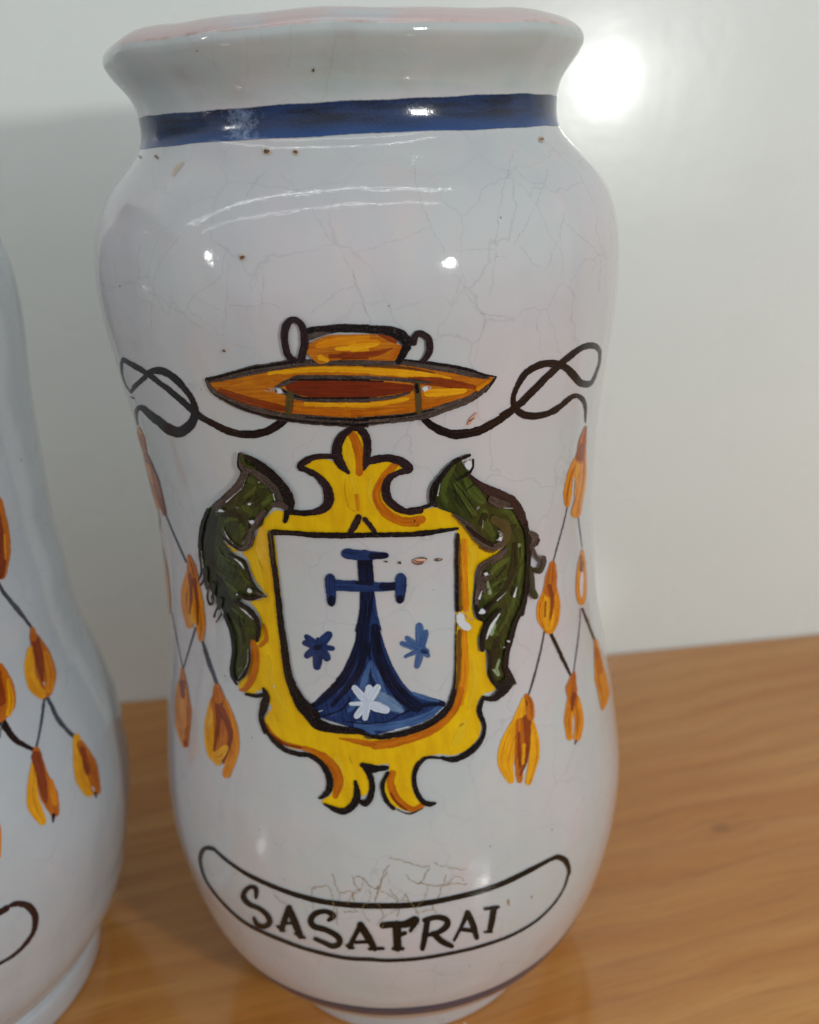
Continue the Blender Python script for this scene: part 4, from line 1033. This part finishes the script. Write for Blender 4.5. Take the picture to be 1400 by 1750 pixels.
# ---- acanthus leaves either side
lf = Part('painted_leaf', J, base=50, label='dark green scrolled leaf left of the shield')
left_leaf = (px([(590, 150), (630, 330), (600, 400), (500, 560), (350, 700), (200, 820), (150, 900), (110, 1050), (95, 1250), (110, 1400)], E)
    + px([(110, 480), (150, 650), (200, 760), (280, 900), (340, 1020), (400, 1150), (440, 1280)], Fz)
    + px([(160, 400), (140, 600), (130, 700), (170, 790), (215, 800), (260, 740), (320, 640), (345, 500), (345, 300), (430, 300)], G)
    + px([(700, 1180), (680, 1050), (600, 970), (500, 890), (520, 855), (640, 875), (775, 838), (700, 770), (640, 680), (600, 580), (560, 465), (430, 390), (325, 275), (325, 235), (430, 300), (540, 370), (620, 330), (650, 260), (660, 160), (740, 90)], Fz)
    + px([(860, 950), (980, 800), (1100, 760), (1200, 850), (1230, 750), (1180, 620), (1080, 480), (930, 340), (780, 230), (640, 170)], E))
lf.fill(left_leaf, 'green', ang=1.9)
lf.rib([(240, 950), (200, 1150), (200, 1380)], [120, 130, 120], 'greendark', E); lf.rib([(200, 500), (290, 760), (420, 1050), (520, 1300)], [90, 120, 110, 80], 'greendark', Fz)
lf.rib([(160, 100), (220, 300), (230, 550), (200, 720)], [90, 60, 60, 50], 'green', G)
lf.rib([(380, 900), (480, 880), (560, 930), (600, 1020)], [60, 70, 70, 60], 'greendark', E)
for pts, w, T in (([(620, 690), (700, 640), (760, 560)], [30, 60, 24], E), ([(860, 760), (920, 720), (965, 650)], [60, 80, 30], E), ([(400, 980), (470, 950), (540, 960)], [30, 50, 30], E), ([(590, 1020), (610, 1090), (590, 1150)], [40, 70, 30], E), ([(610, 780), (660, 840), (720, 870)], [40, 70, 30], E),
                  ([(820, 560), (900, 560)], [30, 50], E), ([(680, 470), (740, 500)], [60, 50], E), ([(460, 560), (500, 590), (540, 640)], [20, 40, 20], Fz), ([(350, 680), (430, 760), (490, 800)], [20, 40, 20], Fz), ([(620, 1180), (660, 1200)], [50, 60], Fz), ([(300, 400), (380, 470), (460, 500)], [20, 30, 16], Fz), ([(540, 650), (600, 700)], [20, 30], Fz), ([(420, 960), (520, 1050)], [20, 30], Fz), ([(330, 170), (380, 200)], [50, 60], G), ([(220, 650), (250, 640)], [40, 40], G)):
    lf.rib(pts, w, 'greenlight', T)
def hairs(part, box, T, ang, mats, n, ln):
    for _ in range(n):
        x, y = random.uniform(box[0], box[2]), random.uniform(box[1], box[3]); a_ = ang + random.uniform(-0.3, 0.3); l_ = ln * random.uniform(0.5, 1.2)
        part.rib([(x, y), (x + l_ * .5 * math.cos(a_) + random.uniform(-9, 9), y + l_ * .5 * math.sin(a_)), (x + l_ * math.cos(a_), y + l_ * math.sin(a_))], [T[2] * 0.7, T[2] * random.uniform(1.2, 2.2), T[2] * 0.6], random.choice(mats), T, jit=0.2)
hairs(lf, (650, 560, 880, 860), E, 2.5, ['greendark', 'greenlight'], 12, 150); hairs(lf, (220, 300, 470, 640), Fz, 0.8, ['greendark', 'greenlight', 'green'], 16, 140)
hairs(lf, (430, 1000, 600, 1200), Fz, 1.1, ['greendark', 'greenlight'], 7, 120)
lf.rib([(610, 190), (700, 230), (780, 275), (930, 395), (1070, 545), (1155, 680), (1180, 810)], [40, 60, 80, 110, 110, 110, 80], 'dark', E)
lf.rib([(640, 320), (740, 375), (880, 475), (1010, 610), (1075, 740)], [40, 70, 74, 70, 56], 'taupe', E)
lf.rib([(590, 170), (590, 300), (640, 380), (560, 540), (430, 685), (300, 790)], [50, 60, 90, 84, 90, 80], 'taupe', E)
lf.rib([(570, 160), (560, 300), (600, 370)], [20, 24, 20], 'dark', E); lf.rib([(600, 200), (640, 290), (760, 340)], [50, 40, 30], 'green', E)
lf.rib([(870, 855), (790, 965), (720, 1100), (690, 1230), (620, 1300), (520, 1265), (430, 1180), (385, 1080), (400, 1020)], [50, 60, 70, 84, 60, 44, 34, 24, 14], 'taupe', E)
lf.rib([(560, 1290), (480, 1250), (380, 1150)], [20, 24, 20], 'dark', E); lf.rib([(720, 950), (700, 1040)], [50, 30], 'dark', E)
lf.rib([(980, 770), (1060, 760), (1120, 800)], [60, 80, 60], 'taupe', E)
lf.rib(px([(205, 830), (145, 1000), (112, 1200), (115, 1400)], E) + px([(112, 480), (115, 590), (95, 665)], Fz), [5, 6, 5, 4, 4, 4, 4], 'dark')
for pts, w in (([(150, 560), (160, 660), (170, 760)], [50, 40, 20]), ([(230, 720), (230, 800), (225, 860)], [60, 50, 20]), ([(300, 880), (300, 960)], [60, 30])): lf.rib(pts, w, 'greendark', Fz)
for pts, w in (([(150, 600), (145, 660), (110, 715)], [20, 24, 22]), ([(195, 700), (180, 850), (210, 920), (240, 880), (245, 770)], [16, 24, 26, 20, 10]), ([(285, 950), (260, 1010), (250, 1045)], [24, 22, 24]), ([(325, 1015), (300, 1060), (270, 1105)], [24, 18, 14])):
    lf.rib(pts, w, 'darkwine', Fz)
lf.rib([(400, 385), (540, 465), (595, 560), (635, 680), (710, 780), (775, 840)], [18, 22, 22, 20, 26, 12], 'dark', Fz); lf.rib([(720, 825), (640, 850), (560, 845), (490, 790)], [40, 46, 36, 16], 'dark', Fz); lf.rib([(700, 800), (780, 835)], [40, 20], 'taupe', Fz)
lf.rib([(470, 880), (590, 950), (680, 1055), (708, 1180), (690, 1290)], [40, 36, 44, 46, 36], 'dark', Fz)
lf.rib([(60, 0), (135, 180), (165, 400), (142, 600), (150, 720), (205, 815)], [36, 40, 40, 40, 40, 30], 'dark', G); lf.rib([(350, 430), (345, 560), (290, 700), (225, 765)], [16, 36, 40, 34], 'dark', G)
for pts, w, T in (([(430, 735), (520, 650), (620, 560), (650, 460)], [26, 16, 10, 5], E), ([(410, 1085), (440, 1150), (515, 1232)], [18, 20, 8], E), ([(982, 640), (1000, 712)], [22, 18], E), ([(455, 435), (520, 485), (558, 550)], [12, 34, 10], Fz), ([(515, 950), (580, 1000), (650, 1070)], [10, 30, 10], Fz), ([(335, 400), (330, 560), (270, 680), (225, 745)], [10, 12, 10, 12], G), ([(120, 360), (135, 480)], [8, 8], Fz), ([(222, 780), (212, 880)], [18, 10], Fz), ([(120, 640), (95, 680)], [12, 8], Fz)):
    lf.rib(pts, w, 'bare', T, jit=0.15)
for poly, T in (([(300, 850), (360, 812), (400, 835), (440, 850), (370, 856)], E), ([(660, 745), (745, 735), (700, 778)], E), ([(535, 788), (572, 795), (562, 822)], E), ([(690, 950), (772, 948), (735, 1012)], E), ([(585, 1258), (655, 1180), (650, 1225)], E)):
    lf.fill(poly, 'bare', T, step=4)
lf.dot(615, 770, 50, 60, 'bare', Fz).dot(487, 810, 24, 24, 'bare', Fz).dot(815, 495, 26, 14, 'bare', E)
lf.build()

rl = Part('painted_leaf', J, base=50, label='brighter green scrolled leaf right of the shield')
right_leaf = (px([(570, 140), (430, 200), (320, 330), (215, 480), (205, 620), (300, 690), (430, 740), (530, 830), (620, 940), (720, 1050), (820, 1085), (930, 985)], Mz)
    + px([(790, 560), (700, 680), (560, 760), (480, 800), (440, 900), (420, 1050), (400, 1250), (420, 1380)], L)
    + px([(440, 160), (500, 190), (520, 250), (480, 380), (480, 540), (560, 560), (580, 700), (570, 850), (620, 950), (680, 1020), (760, 1080), (905, 965), (800, 800), (800, 600), (850, 430), (930, 230), (1000, 0)], K)
    + px([(1030, 1150), (1060, 900), (1060, 600), (1040, 380), (1010, 250), (930, 80)], L) + px([(1000, 580), (850, 500), (700, 430), (590, 330), (530, 250), (515, 190)], Mz))
rl.fill(right_leaf, 'green', ang=1.1)
for pts, w, T in (([(440, 260), (360, 400), (330, 540), (360, 620)], [30, 60, 50, 30], Mz), ([(460, 430), (520, 560), (640, 740)], [50, 80, 40], Mz), ([(560, 400), (640, 540), (720, 610)], [60, 110, 60], Mz), ([(740, 720), (760, 850), (820, 950)], [50, 90, 50], Mz), ([(900, 710), (1000, 740), (1060, 860)], [30, 60, 40], Mz),
                  ([(590, 920), (700, 810), (820, 720)], [40, 70, 30], L), ([(560, 1180), (700, 1060), (830, 950)], [60, 110, 40], L), ([(990, 520), (975, 800), (920, 1050), (850, 1330)], [30, 44, 40, 40], L), ([(840, 60), (760, 220), (650, 360)], [40, 66, 40], K), ([(700, 300), (690, 500)], [60, 50], K)):
    rl.rib(pts, w, 'greenlight', T)
for pts, w, T in (([(560, 980), (600, 1130)], [30, 50], L), ([(900, 590), (950, 560)], [40, 36], L), ([(690, 690), (655, 760), (700, 850)], [60, 70, 40], K), ([(620, 360), (650, 250)], [50, 40], K)):
    rl.rib(pts, w, 'greenpale', T)
for pts, w, T in (([(440, 420), (560, 570), (650, 700)], [8, 16, 8], Mz), ([(420, 500), (520, 620), (620, 790)], [8, 14, 10], Mz), ([(560, 500), (640, 440)], [10, 14], Mz), ([(900, 560), (880, 800), (800, 1040), (640, 1250)], [60, 70, 60, 40], L), ([(600, 1010), (700, 930), (800, 800)], [8, 16, 10], L), ([(640, 1080), (760, 980)], [8, 12], L), ([(700, 420), (660, 600), (640, 760)], [60, 90, 50], K), ([(800, 100), (700, 300)], [12, 16], K), ([(860, 350), (900, 330)], [50, 40], L), ([(740, 760), (700, 830)], [60, 50], Mz)):
    rl.rib(pts, w, 'greendark', T)
hairs(rl, (330, 330, 560, 560), Mz, 1.1, ['greendark', 'greenlight'], 12, 150); hairs(rl, (560, 880, 800, 1150), L, 2.5, ['greendark', 'greenlight'], 12, 150)
hairs(rl, (880, 500, 990, 1100), L, 1.6, ['greendark', 'greenlight'], 12, 170); hairs(rl, (660, 250, 760, 600), K, 1.5, ['greendark', 'greenlight'], 7, 120)
rl.rib([(578, 150), (430, 222), (320, 342), (232, 480), (222, 600), (250, 645)], [34, 34, 44, 66, 56, 40], 'dark', Mz); rl.rib([(616, 195), (608, 270), (570, 335), (450, 405)], [22, 30, 30, 6], 'dark', Mz)
rl.rib([(585, 350), (700, 452), (850, 540), (980, 605), (1070, 710), (1130, 850)], [26, 60, 104, 104, 80, 56], 'darkwine', Mz); rl.rib([(800, 590), (870, 630), (960, 640)], [60, 80, 40], 'taupe', Mz); rl.rib([(830, 790), (930, 860), (930, 980), (870, 1060)], [80, 100, 90, 40], 'olive', Mz)
rl.rib([(1000, 300), (1042, 480), (1042, 800), (1020, 1100), (970, 1380)], [50, 60, 50, 50, 56], 'dark', L)
rl.rib([(960, 60), (885, 250), (835, 430), (790, 580), (775, 750), (820, 870), (790, 950), (720, 985)], [46, 52, 60, 60, 60, 80, 110, 90], 'dark', K); rl.rib([(830, 870), (900, 962)], [70, 12], 'dark', K)
rl.rib([(800, 980), (720, 1060), (640, 1110)], [90, 80, 50], 'dark', K)
rl.rib([(440, 745), (560, 845), (660, 965), (760, 1045), (840, 1060), (905, 1000)], [30, 56, 86, 80, 56, 30], 'taupe', Mz); rl.rib([(560, 860), (680, 970), (800, 1040)], [30, 50, 40], 'dark', Mz)
rl.rib([(780, 610), (720, 670), (620, 735), (510, 800), (455, 920), (445, 1100), (430, 1300)], [40, 60, 70, 60, 50, 50, 50], 'taupe', L); rl.rib([(560, 900), (500, 1000), (520, 1100)], [60, 90, 50], 'taupe', L)
rl.rib([(420, 30), (455, 150), (510, 195)], [44, 44, 30], 'dark', K); rl.rib([(710, 60), (570, 210), (500, 380), (500, 540)], [24, 44, 56, 56], 'dark', K); rl.rib([(575, 555), (590, 750), (625, 900), (700, 980)], [24, 34, 34, 50], 'dark', K)
rl.rib([(620, 1250), (540, 1330), (540, 1400)], [40, 50, 40], 'dark', L)
rl.rib([(1060, 400), (1120, 450), (1110, 530), (1075, 570)], [44, 70, 70, 50], 'taupe', L); rl.rib([(1165, 490), (1140, 550)], [26, 24], 'darkwine', L)
rl.rib([(1085, 590), (1130, 690), (1180, 740)], [40, 44, 50], 'taupe', L); rl.rib([(1222, 715), (1205, 810), (1165, 870), (1105, 850)], [56, 66, 66, 50], 'greendark', L); rl.rib([(1210, 700), (1225, 770)], [40, 30], 'taupe', L); rl.rib([(1060, 830), (1080, 1000), (1085, 1110), (1115, 1165)], [50, 66, 74, 78], 'greendark', L); rl.rib([(1090, 1120), (1120, 1170)], [40, 40], 'green', L)
for pts, w, T in (([(912, 672), (1002, 677)], [10, 12], Mz), ([(268, 545), (290, 430)], [18, 8], Mz), ([(712, 790), (706, 880)], [8, 12], Mz), ([(460, 1190), (490, 1100)], [40, 14], L), ([(672, 1215), (780, 1115)], [22, 10], L), ([(870, 1165), (903, 1050)], [44, 10], L), ([(545, 410), (600, 270), (700, 115)], [24, 60, 20], K), ([(1080, 760), (1095, 810)], [16, 22], L), ([(795, 440), (810, 445)], [30, 30], K), ([(745, 515), (760, 512)], [24, 20], K), ([(610, 880), (650, 960)], [4, 4], L)):
    rl.rib(pts, w, 'bare', T, jit=0.15)
for poly, T in (([(525, 225), (590, 182), (606, 255), (572, 298), (540, 270)], Mz), ([(632, 655), (675, 655), (655, 705)], Mz), ([(850, 888), (905, 930), (890, 1002), (835, 992), (872, 955)], Mz), ([(505, 890), (545, 865), (590, 940), (560, 905), (530, 930)], L), ([(450, 1375), (500, 1308), (545, 1372)], L), ([(445, 105), (490, 38), (535, 100), (490, 118)], K)):
    rl.fill(poly, 'bare', T, step=4)
rl.build()

# ---- name cartouche
ct = Part('name_scroll', J, base=30, label='thin black banner outline round the lettering')
ct.rib(px([(190, 208), (140, 200), (105, 228), (95, 300), (130, 420), (220, 550), (350, 680), (470, 760), (650, 840), (850, 912), (1100, 970), (1300, 983)], V_) + px([(100, 935), (300, 922), (500, 888), (700, 842), (900, 772), (1060, 682), (1180, 572), (1255, 460), (1290, 350)], Wz), [6.5, 7.5, 7, 5, 4, 4, 5, 6, 6.5, 6.5, 6.5, 6.5, 6, 6, 5.8, 5.8, 5, 4, 3.4, 3.2, 4], 'letter')
ct.rib(px([(190, 208), (300, 302), (450, 398), (650, 487), (850, 552), (1050, 590), (1250, 605)], V_) + px([(0, 572), (200, 570), (400, 545), (600, 502), (750, 462), (900, 402), (1050, 327), (1165, 266)], Wz), [4.5, 5.5, 7, 8, 9, 9.5, 10, 10, 10, 9.5, 9, 9, 9, 8.5, 6], 'letter')
ct.rib([(1165, 268), (1215, 250), (1265, 272), (1290, 330), (1290, 360)], [24, 36, 42, 26, 18], 'letter', Wz)
ct.build()
LET = [
 ([([(488, 548), (488, 490), (455, 472), (412, 500), (400, 545), (440, 595), (510, 625), (570, 675), (582, 725), (545, 752), (495, 735), (472, 690)], [20, 30, 26, 30, 34, 30, 28, 32, 36, 30, 28, 18])], V_),
 ([([(668, 772), (690, 700), (720, 620)], [32, 36, 36]), ([(720, 620), (760, 720), (800, 818)], [34, 44, 36]), ([(690, 728), (760, 728)], 18), ([(640, 750), (685, 782)], 18), ([(765, 800), (828, 830)], 18)], V_),
 ([([(1000, 705), (1032, 675), (980, 645), (905, 660), (872, 710), (900, 752), (980, 775), (1060, 820), (1075, 865), (1030, 890), (960, 862), (905, 838)], [24, 36, 28, 34, 38, 36, 34, 36, 36, 32, 28, 26])], V_),
 ([([(1148, 892), (1180, 820), (1225, 742)], [34, 28, 36]), ([(1222, 742), (1275, 825), (1320, 905)], [44, 46, 34]), ([(1190, 862), (1275, 858)], 20), ([(1285, 908), (1380, 905)], 20), ([(1130, 885), (1168, 900)], 22)], V_),
 ([([(58, 702), (120, 695), (200, 695), (268, 668)], [38, 36, 40, 50]), ([(150, 700), (152, 780), (155, 850)], [50, 46, 44]), ([(128, 856), (188, 856)], 22), ([(160, 768), (205, 752)], [26, 22]), ([(280, 665), (262, 700), (240, 738)], [36, 30, 18])], Wz),
 ([([(352, 672), (338, 760), (320, 855)], [32, 34, 28]), ([(335, 668), (410, 648), (475, 662), (482, 702), (430, 745), (355, 765)], [28, 30, 34, 36, 28, 22]), ([(395, 758), (450, 808), (512, 838)], [34, 36, 28])], Wz),
 ([([(530, 800), (575, 715), (618, 622)], [16, 18, 30]), ([(620, 620), (655, 700), (678, 782)], [34, 36, 28]), ([(580, 728), (662, 738)], 24)], Wz),
 ([([(735, 592), (820, 580)], 20), ([(792, 592), (780, 670), (765, 738)], [36, 34, 28]), ([(732, 746), (778, 744)], 14)], Wz),
]
for k, (strokes, T) in enumerate(LET):
    p = Part('painted_letter', J, base=34)
    p.wk = 1.2
    for pts, w in strokes: p.rib(pts, w, 'letter', T, jit=0.25)
    p.build()
p = Part('painted_apostrophe', J, base=34); p.rib([(884, 540), (890, 572)], [18, 9], 'crackbrown', Wz); p.rib([(1034, 508), (1038, 520)], [12, 9], 'crackbrown', Wz); p.build()

# ---- left jar's visible side
motif('tassel', JL, [([(-20, -190), (20, 0), (35, 180), (10, 360)], [50, 60, 60, 50], 'orangedeep'), ([(-40, -60), (0, 150), (-10, 350)], [60, 60, 60], 'rust'), ([(30, 60), (40, 240)], [14, 14], 'orange')], T_)
motif('tassel', JL, [([(240, 790), (300, 950), (340, 1100), (340, 1220)], [30, 100, 110, 80], 'orangedeep'), ([(235, 930), (215, 1060), (250, 1190), (305, 1255)], [50, 50, 60, 50], 'ochre'), ([(340, 950), (372, 1100), (365, 1210)], [30, 40, 50], 'orange'), ([(260, 850), (290, 1000), (310, 1150)], [44, 50, 16], 'rust'), ([(238, 770), (245, 830)], [30, 40], 'orangedeep'), ([(325, 1165), (330, 1190)], [10, 8], 'bare')], T_)
motif('tassel', JL, [([(-10, 1060), (40, 1200), (50, 1330), (0, 1430)], [60, 90, 90, 50], 'orangedeep'), ([(60, 1150), (80, 1300), (60, 1400)], [20, 34, 30], 'ochre'), ([(-30, 1100), (0, 1300)], [50, 60], 'rust')], T_)
motif('tassel', JL, [([(215, 115), (240, 250), (290, 380), (325, 480)], [34, 60, 80, 44], 'orangedeep'), ([(205, 200), (190, 340), (205, 450), (250, 535)], [30, 40, 60, 36], 'ochre'), ([(215, 150), (250, 300), (270, 420)], [44, 40, 16], 'rust'), ([(300, 300), (325, 420)], [24, 30], 'orange'), ([(318, 500), (315, 540)], [16, 8], 'cord')], U)
motif('tassel', JL, [([(458, 35), (475, 150), (490, 280), (530, 360)], [30, 56, 56, 44], 'ochre'), ([(480, 80), (540, 200), (575, 350)], [36, 56, 40], 'orangedeep'), ([(490, 110), (520, 250)], [26, 20], 'rust'), ([(552, 335), (560, 355)], [12, 10], 'bare'), ([(568, 370), (572, 395)], [12, 6], 'cord')], U)
motif('tassel', JL, [([(-6, 560), (-2, 640), (-4, 750)], [10, 14, 10], 'orange')], U)
th = Part('painted_thread', JL, base=6)
th.rib([(-10, 420), (30, 500), (130, 620), (235, 755)], [20, 28, 32, 20], 'thread', T_); th.rib([(332, 1270), (310, 1450), (270, 1660)], [20, 20, 16], 'thread', T_); th.rib([(348, 1265), (440, 1450), (565, 1585)], [22, 34, 26], 'thread', T_)
th.rib([(10, 1450), (110, 1590), (250, 1670)], [56, 40, 30], 'cord', T_); th.rib([(12, 1460), (-4, 1580)], [14, 8], 'thread', T_)
th.build()
ct = Part('name_scroll', JL, base=14, label='rounded right end of a dark banner outline')
ct.rib([(-60, 1110), (0, 1080), (40, 1055)], [34, 34, 30], 'darkwine', U)
ct.rib([(60, 1042), (120, 1028), (180, 1055), (212, 1120), (192, 1210), (125, 1298), (50, 1358), (-30, 1400)], [20, 34, 42, 36, 24, 20, 18, 18], 'darkwine', U)
ct.build()
